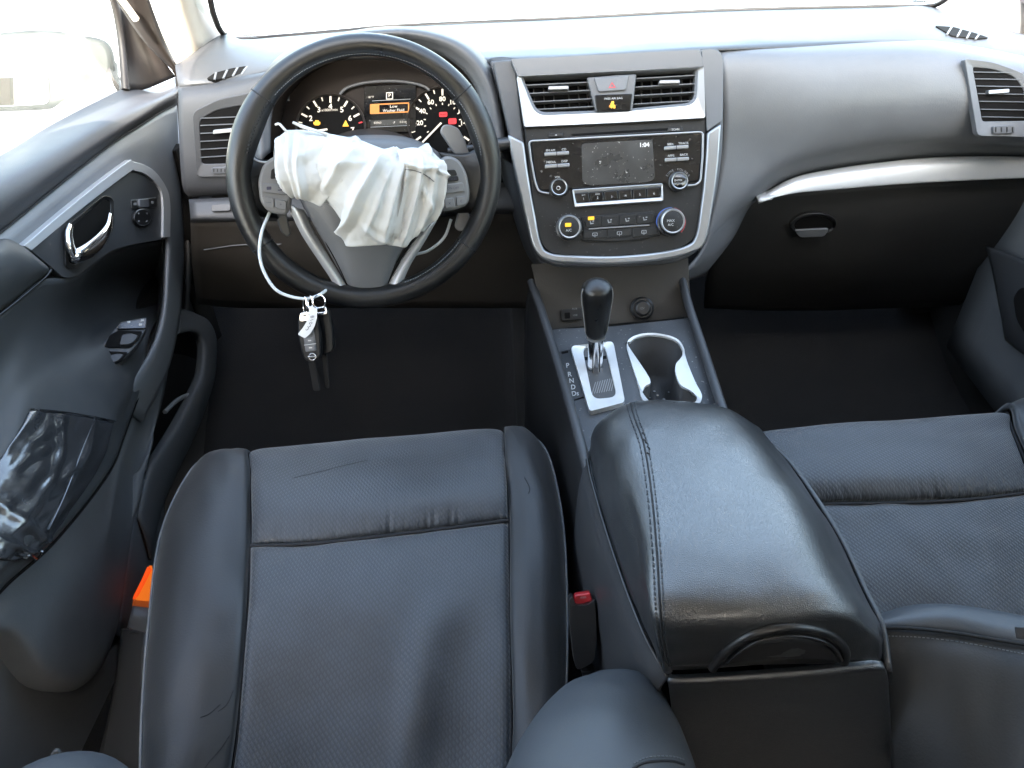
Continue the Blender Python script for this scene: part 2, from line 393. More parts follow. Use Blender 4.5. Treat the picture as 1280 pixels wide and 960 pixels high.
# roof with header, closed side walls below the windows, rear bulkhead: the shell that keeps the daylight to the windows
XL, XR = -.70, 1.00
roof = [[V((x, y, z)) for x, z in zip((XL - .03, XL + .05, XL + .3, .16, XR - .3, XR - .05, XR + .03), (1.06 + dz, 1.17 + dz, 1.25 + dz, 1.28 + dz, 1.25 + dz, 1.17 + dz, 1.06 + dz))]
        for y, dz in ((.70, -.04), (.5, 0), (-.4, .0), (-1.45, -.10))]
patch('roof', roof, M['beige'], body, 5, 4, .03)
box('firewall', (.16, 1.90, .12), (1.9, .05, .9), M['dark'], body)
bn = [[V((x, y, z + dz)) for x, dz in ((-.62, -.08), (-.4, 0), (.16, .02), (.72, 0), (.94, -.08))] for y, z in ((1.93, .60), (2.3, .60), (2.75, .52), (2.95, .40), (3.0, .1))]
patch('bonnet', bn, M['white_paint'], body, 5, 5, .01)
for x, sg in ((-.765, 1), (1.005, -1)):
    patch('outer_wing', [[V((x, y, z)) for y in (-1.5, -.5, .6, 1.5, 1.95)] for z in (.70, .4, -.1)], M['white_paint'], body, 3, 3, .02)
    patch('door_jamb', [[V((x, y, z)), V((x + sg * .05, y, z)), V((x + sg * .08, y + .02, z))] for y, z in ((1.46, .62), (1.46, .4), (1.46, -.1))], M['dark'], body, 3, 3, .02)
box('jamb_filler', (-.70, 1.47, .43), (.12, .04, .30), M['void'], body)  # added black box that keeps the door gap dark
box('rear_bulkhead', (.16, -1.42, .43), (1.7, .06, 1.05), M['dark'], body)
for x in (XL + .06, XR - .08): box('rear_pillar', (x, -1.12, .98), (.09, .8, .52), M['beige'], body, bev=.02)
for x, nm in ((XL - .05, 'side_sill'), (XR + .03, 'side_sill')):
    box(nm, (x, -.1, .1), (.06, 3.6, .5), M['dark'], body)
    box('rear_door_panel', (x, -.95, .5), (.06, 1.5, .42), M['dark'], body)
for x, lean in ((XL + .02, .1), (XR - .04, -.1)):
    tube('centre_pillar', [V((x, -.2, .1)), V((x, -.22, .7)), V((x + lean, -.3, 1.2))], .06, M['beige'], body, 12, n=10)
# left front pillar: beige trim from the dash corner up to the roof, with the dark door frame outside it
def dseg(pix, dl): return [P(x, y, d=d) for (x, y), d in zip(pix, dl)]
ap = [dseg([(150, -120), (165, -60), (190, 8), (208, 55), (229, 97)], [1.05, 1.12, 1.22, 1.3, 1.385]),
      dseg([(205, -120), (215, -60), (228, 0), (246, 50), (268, 88)], [1.02, 1.1, 1.2, 1.3, 1.40]),
      dseg([(238, -120), (245, -60), (254, -5), (276, 36), (303, 52)], [1.08, 1.17, 1.28, 1.42, 1.56])]
patch('front_pillar', ap, M['beige'], body, 6, 5, .012)
df = [dseg([(90, -130), (108, -70), (140, -8), (180, 52), (226, 98)], [1.06, 1.12, 1.2, 1.29, 1.385]),
      dseg([(118, -130), (135, -70), (160, -5), (197, 53), (228, 97)], [1.06, 1.12, 1.2, 1.29, 1.375]),
      dseg([(150, -125), (165, -65), (189, 6), (208, 55), (229, 97)], [1.065, 1.135, 1.235, 1.315, 1.395])]
ap2 = [dseg([(1168, 5), (1215, 32), (1262, 47), (1330, 60)], [1.86, 1.78, 1.7, 1.6]),
       dseg([(1190, -12), (1225, 10), (1275, 18), (1340, 24)], [1.74, 1.66, 1.57, 1.5]),
       dseg([(1190, -60), (1232, -25), (1290, -12), (1350, -4)], [1.6, 1.53, 1.46, 1.42])]
patch('front_pillar', ap2, M['beige'], body, 6, 5, .012)
tube('front_pillar_frame', [P(1290, -5, d=1.42), P(1290, 30, d=1.47), P(1286, 50, d=1.52)], .02, M['brown'], body, 10, n=10)

# windscreen with its dark lower gasket
base_px = [(262, -4), (268, 20), (279, 42), (300, 49), (350, 46), (430, 39), (500, 33), (700, 24), (900, 14), (1100, 9), (1162, 8), (1186, -3)]
base_y = [1.40, 1.44, 1.5, 1.57, 1.63, 1.70, 1.75, 1.79, 1.77, 1.70, 1.66, 1.60]
base3 = [P(x, y, y=yy) for (x, y), yy in zip(base_px, base_y)]
ws = thing('windscreen', 'bright overexposed windscreen above the dashboard', 'windscreen', (.16, 1.5, .8))
bsub = [base3[i] for i in (2, 4, 6, 7, 8, 9, 10)]
top = [V((x, y, z)) for x, y, z in ((-.50, .72, 1.14), (-.38, .71, 1.19), (-.1, .70, 1.22), (.16, .70, 1.23), (.42, .70, 1.22), (.68, .71, 1.19), (.82, .72, 1.14))]
midr = [a.lerp(b, .5) + V((0, .03, .03)) for a, b in zip(bsub, top)]
patch('glass_pane', [[p + V((0, .012, -.004)) for p in bsub], midr, top], M['windscreen'], ws, 5, 8, .004)
tube('windscreen_gasket', base3, .0052, M['brown'], ws, 8, n=80)

# ================================================================== DASHBOARD
dash = thing('dashboard', 'grey black soft dashboard spanning the cabin under the windscreen', 'dashboard', (.16, 1.4, .5))
near_px = [(222, 102), (300, 95), (360, 78), (450, 66), (540, 70), (620, 71), (740, 66), (880, 57.5), (1005, 53), (1115, 48.5), (1192, 55), (1300, 74)]
near_y = [1.27, 1.28, 1.28, 1.27, 1.26, 1.26, 1.26, 1.26, 1.285, 1.30, 1.30, 1.29]
near = [P(x, y, y=yy) for (x, y), yy in zip(near_px, near_y)]
far = spline([P(222, 80, y=1.33)] + base3[2:11] + [P(1235, 30, y=1.55), P(1310, 52, y=1.42)], 12)
mid = [a.lerp(b, .45) + V((0, 0, .012)) for a, b in zip(near, far)]
lip = [p + V((0, .005, -.014)) for p in near]
lip2 = [p + V((0, .05, -.022)) for p in near]
M['dashtop'] = mat('dash_top_vinyl', (.036, .037, .040), .44, spec=.5, grain=.5, gs=500, gd=.5, var=.12, rvar=.06, vs=9)
top_pad = patch('top_pad', [far, mid, near, lip, lip2], M['dashtop'], dash, 6, 6, .004)
# passenger side front pad: bulging from the dark slot under the top pad down to the silver strip and along the centre stack
def yrow(pix, ys): return [P(x, y, y=yy) for (x, y), yy in zip(pix, ys)]
pp = [yrow([(898, 59), (940, 57), (1000, 54), (1110, 49), (1190, 53), (1310, 74)], [1.27, 1.275, 1.29, 1.305, 1.305, 1.30]),
      yrow([(902, 75), (945, 73), (1010, 72), (1110, 68), (1190, 70), (1310, 92)], [1.235, 1.235, 1.235, 1.235, 1.235, 1.23]),
      yrow([(905, 130), (950, 128), (1020, 125), (1110, 122), (1195, 122), (1310, 140)], [1.205, 1.205, 1.2, 1.2, 1.2, 1.2]),
      yrow([(903, 190), (945, 195), (1010, 182), (1110, 172), (1195, 170), (1310, 180)], [1.19, 1.195, 1.2, 1.205, 1.21, 1.21]),
      yrow([(893, 255), (925, 250), (985, 213), (1090, 192), (1190, 184), (1310, 185)], [1.17, 1.18, 1.215, 1.235, 1.24, 1.24]),
      yrow([(880, 310), (915, 273), (985, 223), (1090, 202), (1190, 194), (1310, 194)], [1.155, 1.2, 1.24, 1.255, 1.26, 1.26])]
pp.append([p + V((0, .03, -.022)) for p in pp[-1]])
pass_pad = patch('passenger_pad', pp, M['dash'], dash, 6, 6, .006)
side = [yrow([(893, 250), (925, 255), (950, 247)], [1.172, 1.195, 1.23]),
        yrow([(882, 305), (905, 285), (935, 262)], [1.155, 1.19, 1.24]),
        yrow([(862, 335), (890, 320), (915, 300)], [1.13, 1.19, 1.25]),
        yrow([(846, 350), (862, 350), (880, 345)], [1.12, 1.19, 1.26])]
patch('stack_side', side, M['dash'], dash, 5, 5, .004)
box('dash_core', (.16, 1.52, .52), (1.5, .18, .2), M['void'], dash)  # unseen dark box added inside to stop light leaking through gaps
# silver strip: a crescent with a rounded section
tp = [(945, 247.5), (989, 223), (1036, 212), (1099, 203), (1161, 197), (1220, 195), (1310, 196)]
bt = [(946, 248.5), (989, 241), (1036, 237), (1099, 232), (1161, 228), (1220, 225), (1310, 221)]
ty = [1.225, 1.232, 1.24, 1.247, 1.25, 1.25, 1.25]
r0 = yrow(tp, ty); r3 = yrow(bt, [q - .018 for q in ty])
r1 = [a.lerp(b, .3) + V((0, -.010, .004)) for a, b in zip(r0, r3)]; r2 = [a.lerp(b, .75) + V((0, -.010, -.002)) for a, b in zip(r0, r3)]
r4 = [p + V((0, .03, -.003)) for p in r3]
M['strip'] = mat('pale_satin_strip', (.45, .455, .46), .4, metal=.3, var=.04)
patch('silver_strip', [r0, r1, r2, r3, r4], M['strip'], dash, 8, 5, .003)
# glove box: tucked under the strip, leaning away, with a pull latch in an oval recess
gb = [[p + V((0, .012, -.002)) for p in yrow([(938, 252), (989, 243), (1036, 238), (1099, 233), (1161, 229), (1220, 226), (1310, 222)], [1.235] * 7)],
      yrow([(905, 290), (960, 285), (1036, 282), (1099, 278), (1161, 275), (1220, 272), (1310, 268)], [1.255] * 7),
      yrow([(885, 345), (950, 345), (1036, 345), (1099, 342), (1161, 338), (1220, 335), (1310, 330)], [1.30] * 7),
      yrow([(880, 385), (950, 388), (1036, 388), (1099, 386), (1161, 384), (1220, 380), (1310, 375)], [1.37] * 7)]
glove = patch('glove_box', gb, M['glove'], dash, 5, 6, .01)
gd = Drape(glove); gp = gd.plane(1017, 283)
ov = [(1017 + 29 * math.cos(a), 281 + 14 * math.sin(a) - .04 * 29 * math.cos(a)) for a in [i * math.tau / 32 for i in range(32)]]
iv = [(1017 + 24 * math.cos(a), 281 + 11 * math.sin(a) - .04 * 24 * math.cos(a)) for a in [i * math.tau / 32 for i in range(32)]]
lat = ring('glove_box_latch', ov, iv, gp, M['black'], glove, h=.006, t=.006, hi=.002)
plate('latch_recess', iv, gp, M['void'], glove, h=.0016, t=.002, bev=0)
plate('latch_lever', fillet([(993, 288), (1037, 286), (1030, 296), (1000, 297)], 4), gp, M['pad'], glove, h=.012, t=.004, bev=.001)
# left of the wheel: front panel with its ledge and knee bolster
lp = [yrow([(223, 100), (265, 98), (320, 90), (360, 80)], [1.285, 1.285, 1.285, 1.285]),
      yrow([(223, 125), (265, 119), (312, 106), (360, 92)], [1.25, 1.25, 1.25, 1.25]),
      yrow([(224, 180), (265, 175), (315, 165), (365, 160)], [1.235, 1.235, 1.235, 1.235]),
      yrow([(228, 232), (268, 228), (320, 224), (375, 220)], [1.225, 1.225, 1.225, 1.225]),
      yrow([(236, 247), (275, 244), (330, 240), (385, 236)], [1.235, 1.235, 1.235, 1.235])]
left_pan = patch('left_panel', lp, M['dash2'], dash, 6, 5, .006)
lp2 = [yrow([(236, 249), (300, 246), (420, 240), (560, 232), (680, 225)], [1.225, 1.225, 1.22, 1.22, 1.22]),
       yrow([(238, 272), (300, 271), (420, 268), (560, 262), (680, 258)], [1.20, 1.20, 1.195, 1.195, 1.195]),
       yrow([(238, 278), (300, 277), (420, 275), (560, 270), (680, 266)], [1.21, 1.21, 1.21, 1.21, 1.21])]
patch('lower_ledge', lp2, M['dash2'], dash, 6, 4, .005)
lp3 = [yrow([(238, 276), (300, 275), (420, 273), (560, 268), (690, 264)], [1.215] * 5),
       yrow([(240, 330), (300, 330), (420, 330), (560, 330), (700, 330)], [1.23, 1.23, 1.23, 1.23, 1.23]),
       yrow([(246, 380), (300, 385), (420, 385), (560, 385), (705, 385)], [1.30] * 5)]
knee = patch('knee_bolster', lp3, M['knee'], dash, 5, 5, .006)
kd = Drape(knee)
tube('knee_bolster_seam', kd.line([(255, 312), (300, 306), (352, 305)], .001, 14), .0012, M['pad'], knee, 6)
ld = Drape(left_pan)
sl = P(275, 259, y=1.208); spl = Plane(sl, (0, -1, .5))
plate('blank_switch', fillet(quad(264, 255, 288, 264), 3), spl, M['pad'], dash, h=.004, t=.006)
# edge strip between cluster hood and centre stack
es_ = [yrow([(607, 78), (613, 73), (628, 71), (646, 73)], [1.25, 1.235, 1.225, 1.21]),
       yrow([(609, 110), (616, 100), (631, 98), (649, 100)], [1.25, 1.225, 1.205, 1.19]),
       yrow([(614, 150), (622, 150), (638, 160), (654, 160)], [1.24, 1.22, 1.19, 1.18]),
       yrow([(630, 230), (636, 230), (646, 232), (662, 230)], [1.22, 1.20, 1.16, 1.15]),
       yrow([(655, 310), (660, 312), (666, 314), (676, 312)], [1.2, 1.17, 1.12, 1.11]),
       yrow([(672, 336), (678, 338), (685, 340), (694, 336)], [1.19, 1.15, 1.1, 1.09])]
patch('stack_side', es_, M['dash2'], dash, 5, 5, .005)

# ------------------------------------------------------------------ air vents
def vent(name, outer, inner, pl, parent, slats, tabpix, thumb, fmat='dash', depth=.0040, hh=.0052):
    v = ring(name, outer, inner, pl, M[fmat], parent, h=hh, t=hh + .006, bev=.0015, hi=hh - .003)
    plate('vent_cavity', inner, pl, M['void'], v, h=hh - depth, t=.002, bev=0)  # black plate on the surface stands in for the shade inside
    for (xa, ya), (xb, yb) in slats:
        w = 1.3
        plate('slat', [(xa, ya - w / 2), (xb, yb - w / 2), (xb, yb + w / 2), (xa, ya + w / 2)], pl, M['pad'], v, h=hh - .0016, t=.003, bev=.0004, seg=1)
    if tabpix:
        (xa, ya), (xb, yb) = tabpix
        plate('vent_tab', fillet([(xa, ya - 2.2), (xb, yb - 2.2), (xb, yb + 2.8), (xa, ya + 2.8)], 1.2), pl, M['silver'], v, h=hh + .004, t=.01, bev=.0008)
    if thumb:
        x0, y0, x1, y1 = thumb
        t = plate('vent_wheel', fillet(quad(x0, y0, x1, y1), 3), pl, M['pad'], v, h=hh + .004, t=.006)
        for k in range(4):
            xx = x0 + 3 + k * (x1 - x0 - 6) / 3
            plate('ridge', quad(xx - .6, y0 + 2, xx + .6, y1 - 2), pl, M['black'], t, h=hh + .005, t=.002, bev=0)
    return v
vl = ld.plane(285, 175)
outer = fillet([(240, 140, 8), (272, 124, 10), (330, 112, 4), (345, 220, 4), (246, 222, 6)], 6)
inner = fillet([(249, 150, 8), (270, 138, 8), (322, 128, 3), (332, 203, 3), (252, 205, 5)], 6)
vent('side_vent', outer, inner, vl, dash, [((250, y), (330, y - 3 - i * .4)) for i, y in enumerate((148, 157, 167, 177, 187, 197))], ((266, 165), (290, 162.5)), (264, 209, 284, 217), fmat='dash2')
pd = Drape(pass_pad); vr = pd.plane(1245, 120)
outer = fillet([(1206, 73, 4), (1240, 77, 10), (1278, 90, 14), (1302, 108, 8), (1304, 172, 3), (1222, 170, 6)], 6)
inner = fillet([(1216, 84, 3), (1240, 86, 9), (1268, 95, 13), (1280, 112, 6), (1284, 151, 3), (1228, 152, 4)], 6)
vent('side_vent', outer, inner, vr, dash, [((1217 + i * 1.9, y), (1283, y + 1)) for i, y in enumerate((90, 98.5, 107.5, 117, 126.5, 136.5, 146))], ((1236, 115), (1262, 113)), (1242, 157, 1269, 167))
td = Drape(top_pad)
for pix, bars in (([(258, 98), (268, 91), (290, 85), (316, 81), (312, 88), (290, 95), (268, 100)], ((268, 99, 270, 90), (279, 97.5, 284, 87), (291, 94.5, 297, 84), (302, 92, 309, 82.5))),
                  ([(1169, 32), (1192, 33.5), (1222, 42), (1236, 47), (1222, 48), (1190, 44.5)], ((1184, 42.5, 1190, 33), (1197, 45, 1202, 36), (1209, 47, 1213, 39.5), (1220, 48, 1224, 42.5)))):
    cx = sum(p[0] for p in pix) / len(pix); cy = sum(p[1] for p in pix) / len(pix)
    pl = td.plane(cx, cy)
    v = plate('defroster_vent', fillet(pix, 2), pl, M['void'], dash, h=.0018, t=.006, bev=.0004)
    for a, b, c, d in bars:
        plate('slat', [(a - 1.3, b), (c - 1.3, d), (c + 1.3, d), (a + 1.3, b)], pl, M['pad'], v, h=.0028, t=.002, bev=0)

# ------------------------------------------------------------------ instrument binnacle and cluster
NC = V((0, -.9, .42)); CLU = Plane(P(480, 150, d=1.21), NC)
hood_in = [(338, 190), (339, 150), (345, 122), (362, 96), (392, 74), (430, 62), (470, 57), (510, 58), (545, 66), (575, 85), (594, 110), (602, 140), (606, 185)]
hood_out = [(322, 205), (321, 150), (328, 112), (346, 80), (384, 56), (430, 43), (478, 37), (525, 38), (572, 52), (603, 78), (619, 112), (627, 150), (634, 200)]
hood_far = [(318, 212), (316, 150), (322, 108), (340, 76), (380, 52), (430, 40), (480, 33.5), (530, 35), (580, 48), (612, 74), (627, 110), (634, 150), (640, 205)]
hi = [P(x, y, d=1.115 + .02 * abs(i - 6) / 6) for i, (x, y) in enumerate(hood_in)]
ho = [P(x, y, d=1.10 + .04 * abs(i - 6) / 6) for i, (x, y) in enumerate(hood_out)]
hf = [P(x, y, d=1.26 + .0 * abs(i - 6) / 6) for i, (x, y) in enumerate(hood_far)]
clu = thing('instrument_cluster', 'lit instrument cluster with two dials behind the steering wheel', 'instrument cluster', CLU(480, 190))
hoodc = [CLU(480 + (x - 472) * .96, 150 + (y - 150) * .92 + 3, .004) for x, y in hood_in]
patch('hood', [hf, ho, hi], M['dash2'], clu, 5, 5, .003)
patch('cavity_wall', [hi, [a.lerp(b, .5) for a, b in zip(hi, hoodc)], hoodc], M['cavity'], clu, 5, 4, .003)
face = [(330, 215), (331, 150), (340, 116), (360, 88), (392, 68), (430, 56), (470, 50), (512, 52), (548, 60), (580, 80), (600, 108), (610, 145), (614, 215)]
plate('cluster_face', face, CLU, M['cavity'], clu, h=0, t=.01, bev=0)
def dial(cx, cy, R, ticks, nums, needle, lamps, inner=None):
    n = 48
    o = [(cx + (R + 2.5) * math.cos(i * math.tau / n), cy + (R + 2.5) * math.sin(i * math.tau / n)) for i in range(n)]
    i_ = [(cx + R * math.cos(i * math.tau / n), cy + R * math.sin(i * math.tau / n)) for i in range(n)]
    d = ring('dial', o, i_, CLU, M['brown'], clu, h=.008, t=.008, bev=.0005, hi=.005)
    plate('dial_face', i_, CLU, M['void'], d, h=.002, t=.002, bev=0)
    def tick(a, r0, r1, w, m, h=.0035, nm='tick'):
        a = math.radians(a); c, s = math.cos(a), -math.sin(a); px, py = -s, c
        return plate(nm, [(cx + c * r0 + px * w, cy + s * r0 + py * w), (cx + c * r1 + px * w, cy + s * r1 + py * w), (cx + c * r1 - px * w, cy + s * r1 - py * w), (cx + c * r0 - px * w, cy + s * r0 - py * w)], CLU, m, d, h=h, t=.001, bev=0)
    for a, big, red in ticks: tick(a, R * (.78 if big else .86), R * .97, 1.15 if big else .7, M['redlamp'] if red else M['lit'])
    for s, a, rr, sz in nums:
        a = math.radians(a); text('numeral', s, cx + R * rr * math.cos(a), cy - R * rr * math.sin(a), sz, CLU, M['lit'], d, h=.004, bold=.02)
    if inner:
        for a in inner: tick(a, R * .5, R * .56, .6, M['lit'])
    a, r0, r1 = needle
    tick(a, r0, r1, 1.1, M['lit'], h=.007, nm='needle')
    for x, y, w, h, m, kind in lamps:
        if kind == 'tri': plate('warning_lamp', [(x, y - h), (x + w, y + h), (x - w, y + h)], CLU, M[m], d, h=.004, t=.001, bev=0)
        elif kind == 'eng': plate('warning_lamp', [(x - w, y - h * .4), (x - w * .5, y - h * .4), (x - w * .5, y - h), (x + w * .5, y - h), (x + w * .6, y - h * .4), (x + w, y - h * .4), (x + w, y + h * .5), (x + w * .5, y + h), (x - w * .6, y + h), (x - w, y + h * .4)], CLU, M[m], d, h=.004, t=.001, bev=0)
        else: plate('warning_lamp', fillet(quad(x - w, y - h, x + w, y + h), 1.5), CLU, M[m], d, h=.004, t=.001, bev=0)
    return d
a0, a1 = 215, -35
lin = lambda k, n: a0 + (a1 - a0) * k / n
tach = dial(413, 161, 42, [(lin(k / 2, 8), k % 2 == 0, k >= 13) for k in range(17)], [(str(k), lin(k, 8), .66, 9.5) for k in range(1, 8)] , (188, 4, 33),
            [(396, 153.5, 4.2, 3.2, 'amber', 'eng'), (432, 154, 4, 4, 'amber', 'tri')])
text('unit_lettering', 'x1000r/min', 412, 137.5, 4.4, CLU, M['lit'], tach, h=.004)
speed = dial(553, 152, 42, [(lin(k / 2, 8), k % 2 == 0, False) for k in range(17)], [(str(20 * k), lin(k, 8), .67, 8.2) for k in range(1, 8)], (226, 2, 36),
             [(554, 143, 5, 3, 'redlamp', 'box'), (565.5, 151.5, 5, 3.6, 'redlamp', 'box')], inner=[lin(k, 12) for k in range(13)])
text('lamp_lettering', 'BRAKE', 554, 143, 2.6, CLU, M['void'], speed, h=.005)
# driver display between the dials
arch = [(425, 118), (432, 111), (445, 106), (465, 102.5), (490, 101.5), (513, 103.5), (530, 108), (537, 113)]
tube('display_arch', [CLU(x, y, .006) for x, y in arch], .0024, M['pad'], clu, 8, n=30)
dsp = plate('driver_display', fillet(quad(455, 106, 520, 166), 4), CLU, M['gloss'], clu, h=.004, t=.004, bev=.0006)
text('gear_lettering', 'P', 487, 119.5, 6.6, CLU, M['lit'], dsp, h=.006)
ring('gear_box', fillet(quad(482.6, 115.2, 491.2, 124.2), 1), fillet(quad(483.6, 116.2, 490.2, 123.2), .6), CLU, M['lit'], dsp, h=.0055, t=.001, bev=0)
ring('message_frame', fillet(quad(462.5, 129, 511.5, 141.5), 1.5), fillet(quad(464, 130.5, 510, 140), 1), CLU, M['orange'], dsp, h=.0055, t=.001, bev=0)
plate('message_icon', fillet(quad(464, 130.6, 474, 141), 1), CLU, M['orange'], dsp, h=.0056, t=.001, bev=0)
text('message_lettering', 'Low', 492, 133, 5.4, CLU, M['lit'], dsp, h=.006)
text('message_lettering', 'Washer Fluid', 492, 138, 5.0, CLU, M['lit'], dsp, h=.006)
text('display_lettering', '81°F', 464, 121.5, 3.6, CLU, M['lit'], dsp, h=.006)
plate('display_line', quad(465, 124.6, 513, 125.4), CLU, M['lprint'], dsp, h=.0055, t=.001, bev=0)
plate('odometer_bar', quad(463, 149.5, 512, 156.5), CLU, M['screen'], dsp, h=.0055, t=.001, bev=0)
text('odometer_lettering', '83960', 472, 153.6, 3.8, CLU, M['lit'], dsp, h=.007)
text('odometer_lettering', '0.0 m', 504, 152.4, 3.8, CLU, M['lit'], dsp, h=.007)
plate('display_line', quad(463, 157.4, 512, 158.2), CLU, M['lprint'], dsp, h=.0055, t=.001, bev=0)
# ================================================================== CENTRE STACK
SN = V((0, -math.cos(math.radians(30)), math.sin(math.radians(30))))
SP = Plane(P(768, 200, d=1.115), SN)
K = lambda x, y: (620 + x / 3.2, 40 + y / 3.2)            # notes taken on a 3.2x enlargement
KL = lambda L: [K(*p[:2]) + tuple(p[2:]) for p in L]
st = thing('centre_stack', 'charcoal centre stack framed by a silver U-shaped trim between the two seats', 'centre stack', SP(768, 330, -.02))
body_px = fillet([(612, 76, 4), (757, 66, 2), (897, 59, 9), (905, 72, 8), (904, 190, 30), (894, 255, 30), (878, 312, 30), (846, 329, 22), (768, 334, 20), (694, 334, 22), (668, 318, 22), (648, 240, 30), (634, 160, 14)], 6)
back = plate('housing', body_px, SP, M['dash2'], st, h=-.034, t=.05, bev=.006, seg=3)
# rolled outer edge of the housing: grey band outside the silver trim
edge_o = fillet([(615, 76, 6), (644, 74, 3), (654, 170, 8), (676, 306, 16), (690, 319, 10), (770, 323, 20), (857, 311, 12), (872, 296, 12), (880, 228, 8), (884, 165, 6), (876, 62, 3), (893, 60, 8), (904, 72, 8), (902, 190, 20), (892, 258, 20), (878, 307, 20), (850, 325, 18), (768, 333, 16), (692, 332, 18), (668, 315, 18), (648, 240, 20), (636, 168, 8)], 6, 4)
plate('rim', edge_o, SP, M['dash2'], st, h=-.008, t=.03, bev=.005, seg=3)
# right shoulder pillar, in a paler grey than the housing
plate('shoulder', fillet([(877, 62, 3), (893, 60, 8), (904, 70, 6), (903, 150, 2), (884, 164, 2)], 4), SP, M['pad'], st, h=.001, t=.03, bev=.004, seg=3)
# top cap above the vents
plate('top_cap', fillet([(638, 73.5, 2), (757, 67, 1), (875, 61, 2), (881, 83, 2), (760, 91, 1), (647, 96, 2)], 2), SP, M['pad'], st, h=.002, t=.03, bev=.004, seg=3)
# silver U trim
uo = KL([(46, 408, 3), (72, 545, 20), (120, 745, 20), (150, 860, 22), (205, 912, 26), (330, 926, 20), (480, 928, 20), (640, 916, 20), (780, 884, 26), (840, 838, 22), (868, 700, 20), (890, 540, 20), (902, 366, 2)])
ui = KL([(112, 440, 3), (128, 560, 20), (156, 725, 20), (182, 846, 18), (220, 884, 20), (330, 894, 20), (480, 896, 20), (640, 882, 20), (758, 856, 20), (800, 815, 18), (822, 690, 20), (838, 540, 20), (846, 402, 2)])
def cpoly(pts, n): q = spline([V((p[0], p[1], 0)) for p in pts], n); return [(v.x, v.y) for v in q]
tr = strip('silver_trim', cpoly(uo, 70), cpoly(ui, 70), SP, M['silver'], st, h=.004, t=.02, bev=.003)
# fascia plate
fas = fillet(KL([(114, 372, 2), (480, 360, 1), (838, 342, 2), (840, 560, 30), (824, 690, 30), (800, 818, 20), (756, 858, 16), (640, 886, 20), (480, 900, 20), (330, 898, 20), (218, 886, 16), (180, 848, 20), (154, 725, 30), (124, 500, 20)]), 6)
plate('fascia', fas, SP, M['fascia'], st, h=-.002, t=.015, bev=.001)
# disc slot and its two keys
slot = plate('disc_slot', KL([(300, 408), (690, 384), (690, 394), (310, 418)]), SP, M['void'], st, h=-.001, t=.003, bev=0)
plate('slot_lip', KL([(296, 418), (690, 394), (690, 399), (312, 424)]), SP, M['black'], st, h=.001, t=.004, bev=.0005)
e = plate('eject_key', fillet(KL([(212, 406), (268, 403), (268, 418), (212, 421)]), 1), SP, M['black'], st, h=.001, t=.004)
plate('eject_mark', KL([(236, 414), (240, 408), (244, 414)]), SP, M['print'], e, h=.0015, t=.001, bev=0)
e = plate('scan_key', fillet(KL([(688, 384), (748, 381), (748, 396), (688, 399)]), 1), SP, M['black'], st, h=.001, t=.004)
text('scan_lettering', 'SCAN', *K(718, 390), 3.8, SP, M['print'], e, h=.002)

# ------------------------------------------------------------------ centre vents, hazard switch
vb_o = fillet(KL([(82, 176, 3), (480, 156, 1), (832, 138, 3), (838, 344, 3), (480, 364, 1), (112, 380, 3)]), 3, 5)
vb_i = fillet(KL([(100, 182, 3), (480, 164, 1), (808, 150, 3), (802, 290, 14), (478, 320, 1), (160, 334, 14)]), 3, 5)
cv = ring('vent_bezel', vb_o, vb_i, SP, M['silver'], st, h=.004, t=.02, bev=.002, hi=.000)
lip_o = vb_i
lip_i = fillet(KL([(108, 184, 3), (480, 166, 1), (798, 152, 3), (792, 282, 12), (478, 312, 1), (166, 322, 12)]), 3, 5)
ring('vent_lip', lip_o, lip_i, SP, M['dash'], cv, h=-.001, t=.02, bev=.001, hi=-.004)
plate('vent_cavity', lip_i, SP, M['void'], cv, h=-.030, t=.002, bev=0)
for side, sl in (('l', [((108, 213), (372, 200)), ((122, 246), (382, 232)), ((132, 280), (390, 266)), ((146, 310), (396, 297))]),
                 ('r', [((560, 186), (800, 172)), ((556, 220), (800, 206)), ((554, 254), (798, 240)), ((552, 288), (796, 274))])):
    for (xa, ya), (xb, yb) in sl:
        A, B = K(xa, ya), K(xb, yb)
        plate('slat', [(A[0], A[1] - .7), (B[0], B[1] - .7), (B[0], B[1] + .9), (A[0], A[1] + .9)], SP, M['pad'], cv, h=-.004, t=.016, bev=.0004, seg=1)
    xs = (150, 190, 230, 290, 330, 365) if side == 'l' else (585, 625, 665, 705, 745, 780)
    for x in xs:
        y0 = 210 if side == 'l' else 190
        A, B = K(x, y0 - (x % 100) * .04), K(x + (6 if side == 'l' else -4), y0 + 100)
        plate('vane', [(A[0] - .5, A[1]), (A[0] + .5, A[1]), (B[0] + .5, B[1]), (B[0] - .5, B[1])], SP, M['black'], cv, h=-.016, t=.01, bev=0)
    A, B = (K(210, 222), K(290, 220)) if side == 'l' else (K(655, 198), K(735, 196))
    plate('vent_tab', fillet([(A[0], A[1] - 1.8), (B[0], B[1] - 1.8), (B[0] + .4, B[1] + 2.8), (A[0] - .4, A[1] + 2.8)], 1), SP, M['silver2'], cv, h=.003, t=.012, bev=.001)
hz = thing('hazard_switch_panel', 'grey panel with hazard button and amber airbag light between the centre vents', 'switch panel', SP(767, 140, -.02))
plate('panel', fillet(KL([(364, 182, 2), (480, 172, 1), (562, 168, 2), (546, 316, 2), (470, 322, 1), (400, 320, 2)]), 2), SP, M['pad'], hz, h=.001, t=.03, bev=.002)
hb = plate('hazard_button', fillet(KL([(392, 184, 2), (532, 174, 2), (520, 232, 3), (410, 240, 3)]), 2), SP, M['dash'], hz, h=.004, t=.006, bev=.0015)
ring('hazard_mark', KL([(464, 200), (480, 222), (450, 224)]), KL([(464, 206), (474, 219), (455, 220)]), SP, M['redprint'], hb, h=.0045, t=.001, bev=0)
